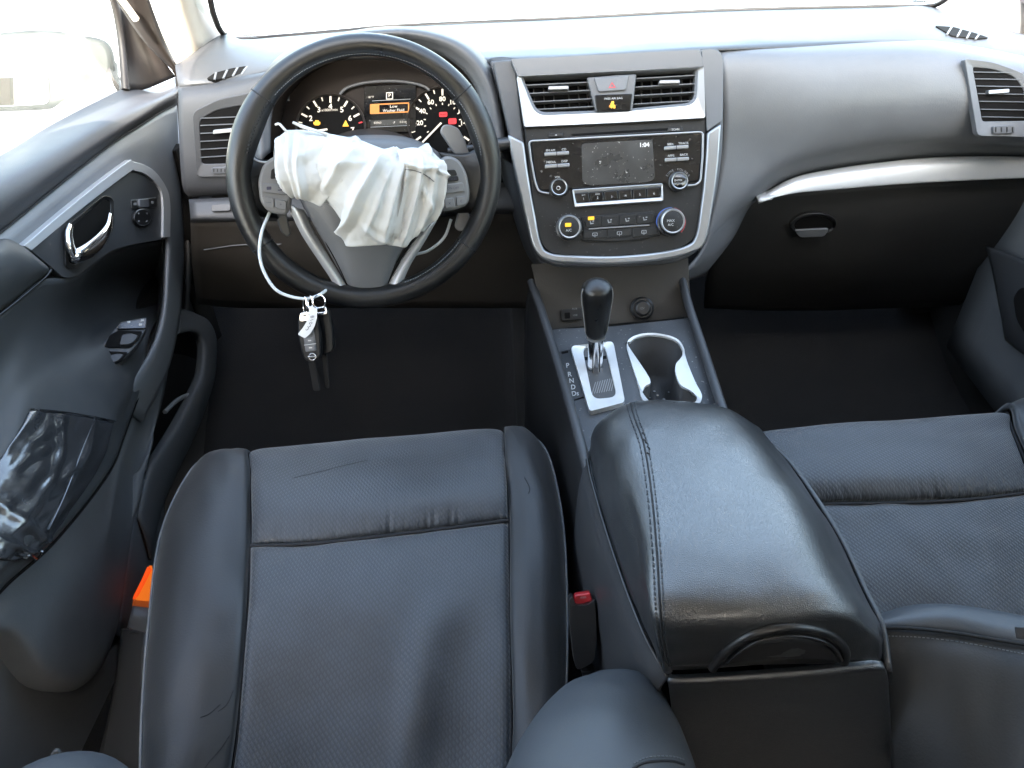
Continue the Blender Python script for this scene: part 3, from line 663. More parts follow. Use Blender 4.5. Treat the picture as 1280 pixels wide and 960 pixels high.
ai = plate('airbag_light', fillet(KL([(394, 252, 2), (546, 246, 2), (538, 314, 2), (404, 318, 2)]), 2), SP, M['gloss'], hz, h=.003, t=.005)
text('lamp_lettering', 'PASS AIR BAG', *K(470, 266), 3.7, SP, M['print'], ai, h=.004)
c = K(469, 292)
plate('lamp_icon', [(c[0] - 1 + dx, c[1] + dy) for dx, dy in ((-1, -4.5), (1.5, -5), (2.2, -2.5), (.8, -1), (3.6, 0), (3.6, 4), (1.4, 4.4), (1.2, 2), (-1, 4.4), (-2.4, 3), (-2.2, -2))], SP, M['amber'], ai, h=.004, t=.001, bev=0)
plate('lamp_icon', fillet([(c[0] - 5.4, c[1] + 1), (c[0] - 3.4, c[1] - 1), (c[0] - 3.2, c[1] + 2.5), (c[0] - 5, c[1] + 3)], .6), SP, M['orange'], ai, h=.004, t=.001, bev=0)

# ------------------------------------------------------------------ radio
ra = thing('car_radio', 'gloss black car radio with dusty grey screen showing 1:04', 'car radio', SP(768, 262, -.02))
glass_px = fillet(KL([(140, 438, 5), (480, 420, 1), (822, 402, 5), (818, 520, 10), (812, 596, 6), (480, 618, 1), (170, 634, 6), (150, 540, 10)]), 4)
plate('front_glass', glass_px, SP, M['gloss'], ra, h=.001, t=.01, bev=.0012)
fr_o = KL([(212, 646), (172, 640), (156, 600), (138, 500), (131, 437), (480, 418), (828, 400), (826, 500), (818, 596), (800, 612), (766, 615)])
def rline(L, r=4):
    """rounded open polyline"""
    f = fillet([p + (0,) if i in (0, len(L) - 1) else p for i, p in enumerate(L)], r, 4); return f
fl_ = rline(fr_o, 5)
tube('silver_line', [SP(x, y, .002) for x, y in fl_], .0017, M['silver'], ra, 8)
scr = plate('screen', fillet(KL([(342, 446, 5), (626, 430, 5), (636, 590, 8), (600, 602, 10), (370, 614, 10), (346, 600, 8)]), 4), SP, M['screen'], ra, h=.0016, t=.002, bev=.0003)
text('clock_lettering', '1:04', *K(593, 452), 7.6, SP, M['clock'], scr, h=.0025, bold=.02)
for (xa, ya, xb, yb, l1, l2, ty) in ((194, 489, 292, 483, 'FM·AM', 'CD', 474), (196, 538, 294, 531, 'MEDIA', 'DISP', 521), (674, 465, 770, 458, 'SEEK', 'TRACK', 449), (676, 512, 772, 506, 'APPS', 'BACK', 495)):
    A, B = K(xa, ya), K(xb, yb)
    k = plate('bar_key', [(A[0], A[1] - 2.2), (B[0], B[1] - 2.2), (B[0], B[1] + 2.2), (A[0], A[1] + 2.2)], SP, M['silver'], ra, h=.005, t=.005, bev=.0008)
    mx = (A[0] + B[0]) / 2; my = (A[1] + B[1]) / 2
    plate('key_gap', [(mx - .4, my - 2.4), (mx + .4, my - 2.4), (mx + .4, my + 2.4), (mx - .4, my + 2.4)], SP, M['void'], k, h=.0054, t=.002, bev=0)
    text('key_lettering', l1, *K(xa + 24, ty), 4.0, SP, M['print'], k, h=.002)
    text('key_lettering', l2, *K(xb - 20, ty - 4), 4.0, SP, M['print'], k, h=.002)
def knob(name, cx, cy, R, parent, hh=.012, cap='gloss', ringm='silver'):
    c = SP(cx, cy, 0); r = R * SP.px(cx, cy)
    k = lathe(name, [(r * 1.14, -.002), (r * 1.14, .002), (r * 1.02, .003), (r, hh - .003), (r * .99, hh - .001), (r * .92, hh)], c, SN, M['black'], parent, 36)
    lathe('knob_ring', [(r * .99, hh - .003), (r * 1.0, hh), (r * .93, hh + .0015), (r * .84, hh + .001), (r * .83, hh - .002)], c, SN, M[ringm], k, 36)
    lathe('knob_cap', [(r * .84, hh - .003), (r * .84, hh), (r * .78, hh + .0006), (.0001, hh + .0012)], c, SN, M[cap], k, 32)
    return k, c, r
k, c, r = knob('volume_knob', 698.2, 235.2, 10.2, ra)
ring('power_mark', [(698 + 2.6 * math.cos(a * math.tau / 14), 235 + 2.6 * math.sin(a * math.tau / 14)) for a in range(14)], [(698 + 1.9 * math.cos(a * math.tau / 14), 235 + 1.9 * math.sin(a * math.tau / 14)) for a in range(14)], SP, M['print'], k, h=.0138, t=.0008, bev=0)
text('knob_lettering', 'VOL', 697, 221.5, 3.8, SP, M['print'], k, h=.0022)
k, c, r = knob('tuning_knob', 847.3, 227.2, 10.6, ra)
text('knob_lettering', 'ENTER', 848, 225.5, 3.4, SP, M['print'], k, h=.0142)
text('knob_lettering', 'SETTING', 848, 229.6, 3.0, SP, M['print'], k, h=.0142)
for i, ch in enumerate('TUNE·FOLDER'):
    a = math.radians(150 - i * 12); text('knob_lettering', ch, 847.3 + 15.5 * math.cos(a), 227.2 - 15.5 * math.sin(a), 3.6, SP, M['lprint'], k, h=.002, rot=math.degrees(a) - 90)
# preset bar
po = fillet(KL([(304, 630, 2), (668, 605, 2), (670, 676, 2), (316, 700, 2)]), 1); pi_ = fillet(KL([(314, 646, 2), (660, 620, 2), (660, 660, 2), (322, 684, 2)]), 1)
pb = ring('preset_frame', po, pi_, SP, M['silver'], ra, h=.005, t=.008, bev=.0012, hi=.003)
for i in range(6):
    f0, f1 = i / 6 + .006, (i + 1) / 6 - .006
    q = lambda f, t_: (314 + 346 * f + (8 if t_ else 0) * (1 - f), (646 - 26 * f) + (t_ * (38 + 1 * f)))
    kk = plate('preset_key', KL([q(f0, 0), q(f1, 0), q(f1, 1), q(f0, 1)]), SP, M['gloss'], pb, h=.003, t=.006, bev=.0008)
    cx, cy = q((f0 + f1) / 2, .62); text('key_lettering', str(i + 1), *K(cx, cy), 4.2, SP, M['print'], ra, h=.0036)
    if i < 2: cx, cy = q((f0 + f1) / 2, .25); text('key_lettering', ('RPT', 'RDM')[i], *K(cx, cy), 2.7, SP, M['print'], ra, h=.0036)

# ------------------------------------------------------------------ climate controls
cl = thing('climate_panel', 'charcoal climate control panel with two silver ringed dials under the radio', 'control panel', SP(768, 300, -.02))
cpx = fillet(KL([(338, 738, 4), (480, 728, 1), (640, 716, 4), (636, 760, 8), (664, 812, 4), (560, 832, 10), (470, 838, 10), (338, 834, 4), (352, 790, 8)]), 3)
cp = plate('control_plate', cpx, SP, M['fascia'], cl, h=.002, t=.008, bev=.001)
for i in range(4):
    x0, x1 = 352 + i * 71, 352 + i * 71 + 66
    kk = plate('mode_key', fillet(KL([(x0, 744 - i * 5), (x1, 739 - i * 5), (x1, 778 - i * 5), (x0 + (8 if i == 0 else 0), 783 - i * 5)]), 1), SP, M['fascia'], cl, h=.0034, t=.004, bev=.0006)
    cx, cy = K(x0 + 33, 762 - i * 5)
    plate('mode_mark', [(cx - 3.2, cy - 2.2), (cx - 2, cy - 2.2), (cx - 1.4, cy + .8), (cx + 1.6, cy + .2), (cx + 1.9, cy + 1.4), (cx - 2.2, cy + 2.3)], SP, M['lprint'], kk, h=.004, t=.0008, bev=0)
    plate('mode_mark', fillet([(cx + .2, cy - 2.6), (cx + 2.4, cy - 2.8), (cx + 2.4, cy - 1.2), (cx + .2, cy - 1)], .5), SP, M['lprint'], kk, h=.004, t=.0008, bev=0)
for i in range(3):
    x0 = 350 + i * 98; x1 = x0 + 92
    kk = plate('function_key', fillet(KL([(x0, 796 - i * 5), (x1, 790 - i * 5), (x1 - (0 if i < 2 else -14), 822 - i * 7), (x0, 828 - i * 3)]), 1), SP, M['fascia'], cl, h=.0034, t=.004, bev=.0006)
    cx, cy = K(x0 + 46, 810 - i * 5)
    ring('function_mark', fillet(quad(cx - 3.2, cy - 2.4, cx + 3.2, cy + 2), 1.2), fillet(quad(cx - 2.4, cy - 1.7, cx + 2.4, cy + 1.2), .8), SP, M['lprint'], kk, h=.004, t=.0008, bev=0)
    plate('function_mark', [(cx - .4, cy - 1), (cx + .4, cy - 1), (cx + .4, cy + 3.6), (cx - .4, cy + 3.6)], SP, M['lprint'], kk, h=.004, t=.0008, bev=0)
A, B = K(372, 788), K(614, 772)
plate('divider_line', [(A[0], A[1] - .7), (B[0], B[1] - .7), (B[0], B[1] + .7), (A[0], A[1] + .7)], SP, M['silver2'], cl, h=.0045, t=.003, bev=.0003)
plate('mode_lamp', fillet(quad(*K(368, 738), *K(393, 752)), .8), SP, M['amber'], cl, h=.0042, t=.001, bev=0)
k, c, r = knob('fan_dial', 711, 284.5, 14.2, cl, hh=.014, cap='fascia')
plate('dial_lamp', fillet(quad(706.4, 278.6, 714, 283.4), 1), SP, M['amber'], k, h=.0162, t=.0012, bev=0)
text('dial_lettering', 'A/C', 711, 288, 4.6, SP, M['print'], k, h=.0162)
for i in range(14):
    a = math.radians(215 - i * 19); text('dial_mark', '·', 711 + 17.8 * math.cos(a), 284.5 - 17.8 * math.sin(a), 7, SP, M['lprint'], k, h=.0012, rot=0)
k, c, r = knob('temperature_dial', 838.6, 277.5, 15.2, cl, hh=.014, cap='fascia')
text('dial_lettering', 'MAX', 838.5, 276, 4.6, SP, M['print'], k, h=.0162); text('dial_lettering', 'A/C', 838.5, 281, 4.4, SP, M['print'], k, h=.0162)
def arc(a0, a1, r0, r1, n=14):
    f = lambda a, r: (838.6 + r * math.cos(math.radians(a)), 277.5 - r * math.sin(math.radians(a)))
    return [f(a0 + (a1 - a0) * i / n, r1) for i in range(n + 1)], [f(a0 + (a1 - a0) * i / n, r0) for i in range(n + 1)]
strip('cold_arc', *arc(85, 215, 16.6, 18.4), SP, M['blueprint'], k, h=.001, t=.002, bev=0)
strip('hot_arc', *arc(-45, 75, 16.6, 18.4), SP, M['redprint'], k, h=.001, t=.002, bev=0)

# ================================================================== CENTRE CONSOLE
def Z(pix, z): return [P(x, y, z=zz) for (x, y), zz in zip(pix, z if isinstance(z, (list, tuple)) else [z] * len(pix))]
con = thing('centre_console', 'charcoal centre console with padded armrest running between the front seats', 'console', (.18, .7, .17))
CT = Plane(P(760, 460, z=.425), (0, -.10, 1))             # console top
# top deck with its hole for the cup holder: an outline with the hourglass cut out, and the tray ahead
Q = lambda x, y: (640 + x / 4, 320 + y / 4)
QL = lambda L: [Q(*p[:2]) + tuple(p[2:]) for p in L]
ring_pts_o = QL([(574, 450), (582, 420), (610, 400), (650, 388), (700, 384), (752, 390), (800, 402), (838, 424), (860, 460), (866, 494), (880, 540), (900, 590), (922, 640), (944, 680), (950, 706), (938, 736), (905, 760), (850, 774), (790, 776), (725, 768), (670, 735), (646, 700), (638, 662), (626, 620), (606, 560), (588, 505)])
ring_pts_i = QL([(584, 452), (592, 428), (616, 410), (652, 398), (700, 394), (750, 399), (796, 411), (830, 430), (850, 462), (853, 492), (840, 515), (820, 540), (818, 580), (840, 640), (880, 664), (918, 680), (936, 700), (930, 732), (905, 748), (850, 762), (790, 764), (728, 757), (682, 730), (652, 690), (665, 650), (692, 612)])
def cpolyc(pts, n): q = spline([V((p[0], p[1], 0)) for p in pts], n, True); return [(v.x, v.y) for v in q]
ro, ri = cpolyc(ring_pts_o, 104), cpolyc(ring_pts_i[:25] + [Q(690, 615)], 104)
deck_o = [(668, 362), (760, 356), (852, 350), (858, 372), (876, 430), (896, 490), (912, 545), (915, 585), (900, 640), (740, 640), (733, 585), (716, 520), (694, 450), (678, 400)]
def holed(name, outer, hole, pl, m, parent, h, t):
    """flat deck with a hole: fill between two loops"""
    a = [pl(x, y, h) for x, y in outer]; b = [pl(x, y, h) for x, y in hole]
    bm = bmesh.new(); va = [bm.verts.new(p) for p in a]; vb = [bm.verts.new(p) for p in b]
    es = [bm.edges.new((L[i], L[(i + 1) % len(L)])) for L in (va, vb) for i in range(len(L))]
    bmesh.ops.triangle_fill(bm, use_beauty=True, use_dissolve=False, edges=es, normal=pl.n)
    me = bpy.data.meshes.new(name); bm.normal_update(); bm.to_mesh(me); bm.free()
    o = link(name, me, m, parent)
    if sum(p.normal.dot(pl.n) * p.area for p in me.polygons) < 0: me.flip_normals()
    md = o.modifiers.new('thickness', 'SOLIDIFY'); md.thickness = t; md.offset = -1
    return o
M['deck'] = mat('dusty_console_deck', (.042, .044, .047), .45, grain=.5, gs=500, gd=.5, var=.2, vs=16, dust=.5, rvar=.08)
shrink = lambda L, k: [(sum(p[0] for p in L) / len(L) + (x - sum(p[0] for p in L) / len(L)) * k, sum(p[1] for p in L) / len(L) + (y - sum(p[1] for p in L) / len(L)) * k) for x, y in L]
tray_cut = 373
deck_o2 = [(677, 399), (693, 401), (760, 403), (838, 398), (868, 398)] + deck_o[4:-1]
deck_o2 = [(684, 413), (700, 411), (765, 408), (840, 400), (866, 397), (880, 440), (896, 490), (912, 545), (915, 585), (900, 640), (740, 640), (733, 585), (716, 520), (698, 462)]
shifter_hole = fillet(QL([(350, 452, 10), (462, 436, 10), (526, 704, 10), (404, 716, 10)]), 2, 4)
deck = holed('deck', deck_o2, ri[::2], CT, M['deck'], con, 0, .004)
hour = ri
# cup wells
wall_top = [CT(x, y, .001) for x, y in hour]; ctr = sum(wall_top, V()) / len(wall_top)
wv = wall_top + [ctr + (p - ctr) * .93 - V((0, 0, .07)) for p in wall_top]; n_ = len(wall_top)
wf = [(i, (i + 1) % n_, n_ + (i + 1) % n_, n_ + i) for i in range(n_)] + [tuple(range(n_, 2 * n_))]
well = mesh('cup_well', wv, wf, M['dark'], con); 
wm = well.modifiers.new('thickness', 'SOLIDIFY'); wm.thickness = .003; wm.offset = 1
for k_, (px, py) in enumerate(((812, 497), (822, 494), (830, 499), (836, 490), (818, 489), (845, 497))):
    q = CT(px, py, -.066)
    lathe('crumb', [(.0004, -.0008), (.0016 + .0004 * (k_ % 3), 0), (.0004, .001)], q, (0, 0, 1), M['lprint'], well, 7)
ring('cup_ring', ro, ri, CT, M['frame'], con, h=.004, t=.006, bev=.0012, hi=.002)
# side rails
def rail(pts, zs, name='side_rail', r=.0068):
    tube(name, Z(pts, zs), r, M['rail'], con, 10, n=30)
rail([(664, 352), (678, 392), (700, 462), (722, 540), (738, 600), (752, 650)], [.47, .455, .44, .435, .43, .42])
rail([(852, 346), (861, 382), (879, 436), (897, 492), (914, 545)], [.47, .455, .44, .435, .43])
# flanks of the console: left and right walls down to the floor
lw = [Z([(664, 352), (678, 392), (700, 462), (722, 540), (738, 600), (752, 650)], [.47, .455, .44, .435, .43, .42])]
lw.append([V((p.x - .012, p.y, p.z - .07)) for p in lw[0]]); lw.append([V((p.x - .02, p.y, .12)) for p in lw[0]])
patch('side_wall', lw, M['black'], con, 5, 4, .004)
rw = [Z([(852, 346), (861, 382), (879, 436), (897, 492), (914, 545)], [.47, .455, .44, .435, .43])]
rw.append([V((p.x + .012, p.y, p.z - .07)) for p in rw[0]]); rw.append([V((p.x + .02, p.y, .12)) for p in rw[0]])
patch('side_wall', rw, M['black'], con, 5, 4, .004)
# front tray: recessed dark box with a port panel and a power socket on its back wall
TB = Plane(P(760, 385, z=.44), (0, -.75, .5))
plate('tray_back', fillet([(664, 330, 2), (860, 320, 2), (864, 396, 3), (682, 412, 3)], 3), TB, M['knee'], con, h=-.004, t=.01, bev=0)
pt = plate('port_panel', fillet(QL([(244, 268, 4), (350, 258, 4), (352, 318, 4), (246, 326, 4)]), 2), TB, M['black'], con, h=.001, t=.005, bev=.001)
plate('port_slot', fillet(QL([(262, 284), (290, 282), (290, 312), (264, 314)]), 1), TB, M['void'], pt, h=.0016, t=.001, bev=0)
text('port_lettering', 'AUX', *Q(313, 264), 3.2, TB, M['lprint'], pt, h=.0016)
text('port_lettering', 'USB', *Q(316, 296), 3.2, TB, M['lprint'], pt, h=.0016)
c = TB(*Q(650, 262), 0); r = 12.5 * TB.px(*Q(650, 262))
so = lathe('power_socket', [(r * 1.15, -.002), (r * 1.15, .004), (r * .95, .007), (r * .8, .007), (r * .78, -.001)], c, TB.n, M['black'], con, 28)
lathe('socket_cap', [(r * .76, -.001), (r * .76, .010), (r * .6, .012), (.0001, .012)], c, TB.n, M['black'], so, 24)
text('socket_lettering', '12V', *Q(650, 262), 4, TB, M['lprint'], so, h=.0125)
# shift gate: silver frame, grey boot plate, letters
so_, si_ = fillet(QL([(292, 450, 6), (506, 424, 6), (566, 730, 6), (388, 776, 4)]), 2, 4), shifter_hole
ring('shift_frame', so_, si_, CT, M['frame'], con, h=.0085, t=.010, bev=.002, hi=.004)
M['gate'] = mat('grey_shift_gate', (.05, .05, .05), .45, var=.15, vs=40, dust=.3)
gt = plate('shift_gate', si_, CT, M['gate'], con, h=.0006, t=.002, bev=0)
plate('gate_slot', QL([(352, 506), (470, 498), (472, 512), (354, 520)]), CT, M['void'], gt, h=.0012, t=.001, bev=0)
for i in range(9):
    x = 398 + i * 12; plate('gate_rib', QL([(x, 690 - i * 2), (x + 4, 690 - i * 2), (x + 22, 630 - i * 3), (x + 18, 630 - i * 3)]), CT, M['lprint'], gt, h=.0012, t=.0008, bev=0)
lw_ = plate('letter_plate', fillet(QL([(232, 478, 3), (292, 464, 3), (368, 700, 3), (300, 722, 3)]), 2), CT, M['black'], con, h=.002, t=.003, bev=.0006)
plate('release_slot', fillet(QL([(246, 478), (280, 472), (282, 482), (248, 488)]), .8), CT, M['void'], lw_, h=.0026, t=.001, bev=0)
for s, x, y in (('P', 278, 548), ('R', 288, 592), ('N', 298, 624), ('D', 306, 656), ('Ds', 316, 688)):
    text('gear_lettering', s, *Q(x, y), 8.2, CT, M['print'], lw_, h=.0026, rot=6, bold=.015)
# gear selector: stands in the gate, moves on its own
gs = thing('gear_selector', 'black leather gear selector on a chrome shaft in the silver gate', 'gear lever', CT(745, 462))
bs = CT(744, 460, .0); tp_ = P(746, 360, d=P(744, 460, d=1).y and (bs - CAM).dot(_f) * .925)
ax = (tp_ - bs).normalized(); Lh = (tp_ - bs).length
upx = lambda f: bs + (tp_ - bs) * f
pxm = (bs - CAM).dot(_f) / FPX * .96
tube('shaft', [upx(-.06), upx(.2), upx(.46)], [10.5 * pxm, 9.6 * pxm, 10.5 * pxm], M['chrome'], gs, 20, n=8)
for dx in (-4.5, 4.5):
    tube('shaft_line', [upx(0) + V((dx * pxm, -9.2 * pxm, 0)), upx(.44) + V((dx * pxm, -9.2 * pxm, 0))], .0006, M['black'], gs, 6)
tube('knob', [upx(f) for f in (.42, .46, .52, .62, .74, .86, .95, 1.02, 1.075, 1.10)], [10 * pxm, 13 * pxm, 13.6 * pxm, 15 * pxm, 16.6 * pxm, 18.4 * pxm, 19 * pxm, 17.4 * pxm, 10 * pxm, 1 * pxm], M['wheel'], gs, 24, n=40, flat=((1, 0, 0), 1.0))
tube('knob_collar', [upx(f) for f in (.405, .43)], 12.6 * pxm, M['silver2'], gs, 24)
for dx in (-1, 1):
    tube('knob_seam', [upx(f) + V((dx * q * pxm, -q * .25 * pxm, 0)) for f, q in ((.5, 13.6), (.62, 15), (.74, 16.5), (.86, 18.3), (.95, 18.8), (1.02, 17))], .0009, M['lprint'], gs, 6, n=20)

# ------------------------------------------------------------------ armrest lid
rows = [Z([(737, 575), (748, 545), (788, 520), (850, 516), (905, 522), (950, 548)], [.44, .45, .455, .455, .455, .445]),
        Z([(736, 565), (745, 532), (786, 504), (848, 501), (905, 509), (948, 534)], [.465, .495, .51, .51, .505, .48]),
        Z([(741, 592), (760, 550), (800, 540), (868, 540), (935, 545), (985, 578)], [.47, .515, .535, .54, .53, .48]),
        Z([(757, 655), (780, 620), (817, 630), (900, 625), (990, 622), (1042, 662)], [.475, .525, .55, .556, .545, .48]),
        Z([(782, 728), (800, 700), (822, 710), (925, 705), (1025, 705), (1078, 737)], [.475, .525, .553, .56, .548, .485]),
        Z([(805, 785), (814, 762), (826, 772), (950, 765), (1055, 762), (1098, 780)], [.475, .52, .542, .55, .54, .485]),
        Z([(822, 820), (826, 812), (832, 806), (960, 798), (1065, 794), (1104, 803)], [.47, .49, .508, .518, .512, .485]),
        Z([(831, 838), (836, 838), (842, 838), (965, 830), (1062, 826), (1100, 826)], [.455, .462, .467, .475, .475, .465])]
lid = patch('armrest_lid', rows, M['leather'], con, 7, 6, .0025, disp=lambda s, t: .0022 * nz((s * 3, t * 6), 1.6, 5) + .0010 * nz((s * 9, t * 14), 1.4, 2) - .0032 * abs(nz((s * 5 - t * 3, t * 9 + s * 4), 1.2, 8)) * math.exp(-((t - .33) / .16) ** 2))
ad = Drape(lid)
seam_px = [(788, 502), (793, 522), (806, 560), (816, 630), (822, 705), (825, 762), (829, 805), (836, 832)]
tube('lid_seam', ad.line(seam_px, .0002, 60), .0011, M['seam'], lid, 6)
def stitches(name, pix, dr, m, parent, n, h=.0008, r=.0006, duty=.6):
    """a row of separate thread stitches laid along a line on a surface, joined into one part"""
    q = spline([V((x, y, 0)) for x, y in pix], n * 2 + 1); vs = []; fs = []
    for i in range(0, n * 2, 2):
        a = dr(q[i].x, q[i].y, h); b_ = q[i].lerp(q[i + 2], duty); b = dr(b_.x, b_.y, h)
        if a is None or b is None or (b - a).length > .02: continue
        t = (b - a).normalized(); u = t.orthogonal().normalized(); w = t.cross(u); k0 = len(vs)
        for p in (a, b):
            for k in range(5): vs.append(p + (u * math.cos(k * 1.2566) + w * math.sin(k * 1.2566)) * r)
        fs += [(k0 + k, k0 + (k + 1) % 5, k0 + 5 + (k + 1) % 5, k0 + 5 + k) for k in range(5)]
    o = mesh(name, vs, fs, m, parent); o['kind'] = 'stuff'; return o
M['thread2'] = mat('dark_thread', (.035, .037, .04), .6)
for dx in (-5.5, 4.5):
    stitches('lid_stitching', [(x + dx * (1 if y < 780 else .8), y) for x, y in seam_px], ad, M['thread2'], lid, 58, r=.0008)
for (x, y) in ((803, 541), (807, 553), (809, 558), (804, 549), (809, 566)):
    q = ad(x, y, .0004); q2 = ad(x + 3, y + 4, .0004); tube('worn_crack', [q, q.lerp(q2, .5) + V((.001, 0, 0)), q2], .0009, M['seam'], lid, 5)
# pull strap with its recess at the rear of the lid
arch_px = [(890, 834), (903, 816), (920, 802), (942, 790), (968, 783.5), (992, 782), (1016, 785), (1036, 792), (1049, 802), (1056, 814), (1054, 826)]
ap_ = [ad(x, y, .0012) for x, y in arch_px]; ap_ = [p for p in ap_ if p]
tube('pull_strap', ap_, .0042, M['black'], lid, 12, n=50)
inner_px = [(904, 830), (916, 815), (934, 804), (955, 797), (980, 794), (1005, 796), (1028, 803), (1040, 812), (1046, 822)]
inr = [[ad(x, y, .0012) for x, y in inner_px], [ad(x, 829 + (x - 970) * -.03, .0012) for x, y in inner_px]]
if all(p for r_ in inr for p in r_): patch('strap_recess', inr, M['black'], lid, 3, 4, .001)
tube('strap_edge', [p + V((0, 0, -.001)) for p in [ad(x * 1.0 + (x - 972) * -.075, y + 6.5, .004) for x, y in arch_px[1:-1]] if p], .0016, M['black'], lid, 8, n=40)
# console box under the lid: left wall, rear wall with its rounded lip, right wall
lip_px = [(836, 841), (850, 843), (960, 836), (1060, 828), (1098, 825), (1106, 834)]
bx = [Z(lip_px, [.455, .458, .462, .465, .462, .45]),
      Z([(834, 850), (848, 853), (960, 847), (1060, 839), (1101, 836), (1109, 842)], [.452, .457, .46, .462, .46, .45]),
      Z([(838, 872), (850, 876), (960, 870), (1060, 862), (1102, 858), (1111, 862)], [.43, .43, .435, .437, .436, .43]),
      Z([(848, 960), (862, 970), (965, 968), (1060, 965), (1108, 960), (1116, 955)], [.33] * 6),
      Z([(870, 1060), (880, 1080), (970, 1080), (1060, 1075), (1112, 1060), (1120, 1050)], [.2] * 6)]
rear = patch('console_rear', bx, M['leather'], con, 6, 6, .006)
edge = [(735, 575), (740, 600), (757, 658), (782, 732), (805, 790), (824, 826), (835, 846)]
l0 = Z([(x + 1, y) for x, y in edge], [.46, .462, .465, .466, .466, .462, .455])
l1 = [p + V((-.010, 0, -.035)) for p in l0]; l2 = [p + V((-.016, .0, -.14)) for p in l0]; l3 = [V((p.x - .02, p.y, .1)) for p in l0]
lwall = patch('console_wall', [l0, l1, l2, l3], M['rail'], con, 6, 5, .005)
r0_ = Z([(950, 548), (985, 578), (1042, 662), (1078, 737), (1098, 780), (1106, 834)], [.46, .47, .47, .47, .47, .455])
patch('console_wall', [r0_, [p + V((.008, 0, -.05)) for p in r0_], [V((p.x + .012, p.y, .1)) for p in r0_]], M['rail'], con, 6, 4, .005)
tube('wall_edge', [p + V((-.002, 0, .001)) for p in l0], .0022, M['black'], con, 8, n=40)
wd = Drape(lwall)
q = P(757, 668, z=.45); plate('lid_hinge', fillet([(752, 655), (759, 658), (763, 682), (756, 676)], 2), Plane(q, (-.8, -.2, .5)), M['pad'], con, h=.004, t=.004)
plate('front_fill', [(738, 560), (800, 520), (940, 530), (945, 600), (742, 600)], Plane(P(850, 520, z=.43), (0, -.1, 1)), M['black'], con, h=0, t=.004, bev=0)
# ================================================================== STEERING WHEEL
wc = P(455.5, 214, d=1.02); WN = (CAM - wc).normalized(); WN = (WN + V((.06, 0, -.02))).normalized(); WP = Plane(wc, WN)
wl = thing('steering_wheel', 'black leather three-spoke steering wheel with silver lower spoke trim', 'steering wheel', wc)
rp = []; rr = []
RO = 172.0
pm = WP.px(455, 214)
for i in range(120):
    a = i * math.tau / 120; c, s = math.cos(a), math.sin(a)
    thick = 14.8 + 2.2 * math.exp(-((math.degrees(a) - 20) / 14) ** 2) + 2.2 * math.exp(-((math.degrees(a) - 160) / 14) ** 2) - 1.6 * math.exp(-((math.degrees(a) - 90) / 40) ** 2)
    R = RO - thick
    rp.append(WP(455.5 + R * c, 214.5 - R * s, 0.0)); rr.append(thick * pm)
tube('rim', rp, rr, M['wheel'], wl, 22, closed=True, flat=(WN, 1.12))
rimo = wl.children[0]; rd = Drape(rimo)
for deg in (38, 144, 215, 325):                     # joins between the leather sections
    a = math.radians(deg); k = int(round(deg / 3)) % 120; t = (rp[(k + 1) % 120] - rp[k - 1]).normalized()
    u = WN; w = t.cross(u).normalized()
    tube('rim_join', [rp[k] + (u * math.cos(q) * 1.12 + w * math.sin(q)) * (rr[k] + .0001) for q in [j * math.tau / 28 for j in range(28)]], .0009, M['seam'], wl, 6, closed=True)
def rim_arc(a0, a1, off, n):
    return [(455.5 + (RO - 14.5 + off) * math.cos(math.radians(a0 + (a1 - a0) * i / n)), 214.5 - (RO - 14.5 + off) * math.sin(math.radians(a0 + (a1 - a0) * i / n))) for i in range(n + 1)]
stitches('rim_stitching', rim_arc(143, 172, -9, 12), rd, M['seam'], wl, 16, h=.0008, r=.0017, duty=.45)
stitches('rim_stitching', rim_arc(8, 37, -10, 12), rd, M['thread'], wl, 22, h=.0004, r=.0006)
stitches('rim_stitching', rim_arc(290, 325, -10, 12), rd, M['thread'], wl, 26, h=.0003, r=.0006)
stitches('rim_stitching', rim_arc(40, 140, -10, 24), rd, M['thread'], wl, 70, h=.0003, r=.0005)
# hub: domed centre pad
def wrow(pix, hs): return [WP(x, y, h) for (x, y), h in zip(pix, hs if isinstance(hs, (list, tuple)) else [hs] * len(pix))]
hub = [wrow([(372, 190), (410, 176), (450, 169), (500, 170), (532, 180), (556, 196)], -.045),
       wrow([(368, 198), (410, 186), (450, 180), (500, 181), (534, 190), (560, 204)], [-.01, .0, .004, .004, 0, -.01]),
       wrow([(366, 225), (405, 222), (450, 220), (500, 220), (535, 224), (558, 232)], [.005, .016, .02, .02, .016, .005]),
       wrow([(382, 262), (410, 262), (450, 262), (493, 262), (517, 264), (533, 270)], [.004, .018, .022, .022, .018, .004]),
       wrow([(411, 315), (428, 316), (452, 317), (478, 316), (493, 314), (503, 312)], [0, .012, .016, .016, .012, 0]),
       wrow([(433, 358), (442, 360), (456, 361), (469, 361), (478, 360), (485, 358)], [-.004, .004, .006, .006, .004, -.004]),
       wrow([(438, 372), (445, 373), (456, 374), (468, 374), (475, 373), (480, 372)], [-.012] * 6)]
M['hub'] = mat('hub_plastic', (.085, .087, .09), .48, grain=.5, gs=520, gd=.5, var=.1, rvar=.06)
patch('centre_pad', hub, M['hub'], wl, 6, 6, .004)
tube('pad_gap', wrow([(369, 205), (374, 240), (387, 268), (411, 308), (430, 345), (438, 371)], [.001, .001, .001, .001, -.001, -.006]), .0022, M['void'], wl, 8, n=40)
tube('pad_gap', wrow([(556, 210), (550, 245), (536, 272), (511, 306), (490, 342), (480, 371)], [.001, .001, .001, .001, -.001, -.006]), .0022, M['void'], wl, 8, n=40)
M['spoke'] = mat('satin_spoke_trim', (.34, .34, .335), .38, metal=.35, var=.05)
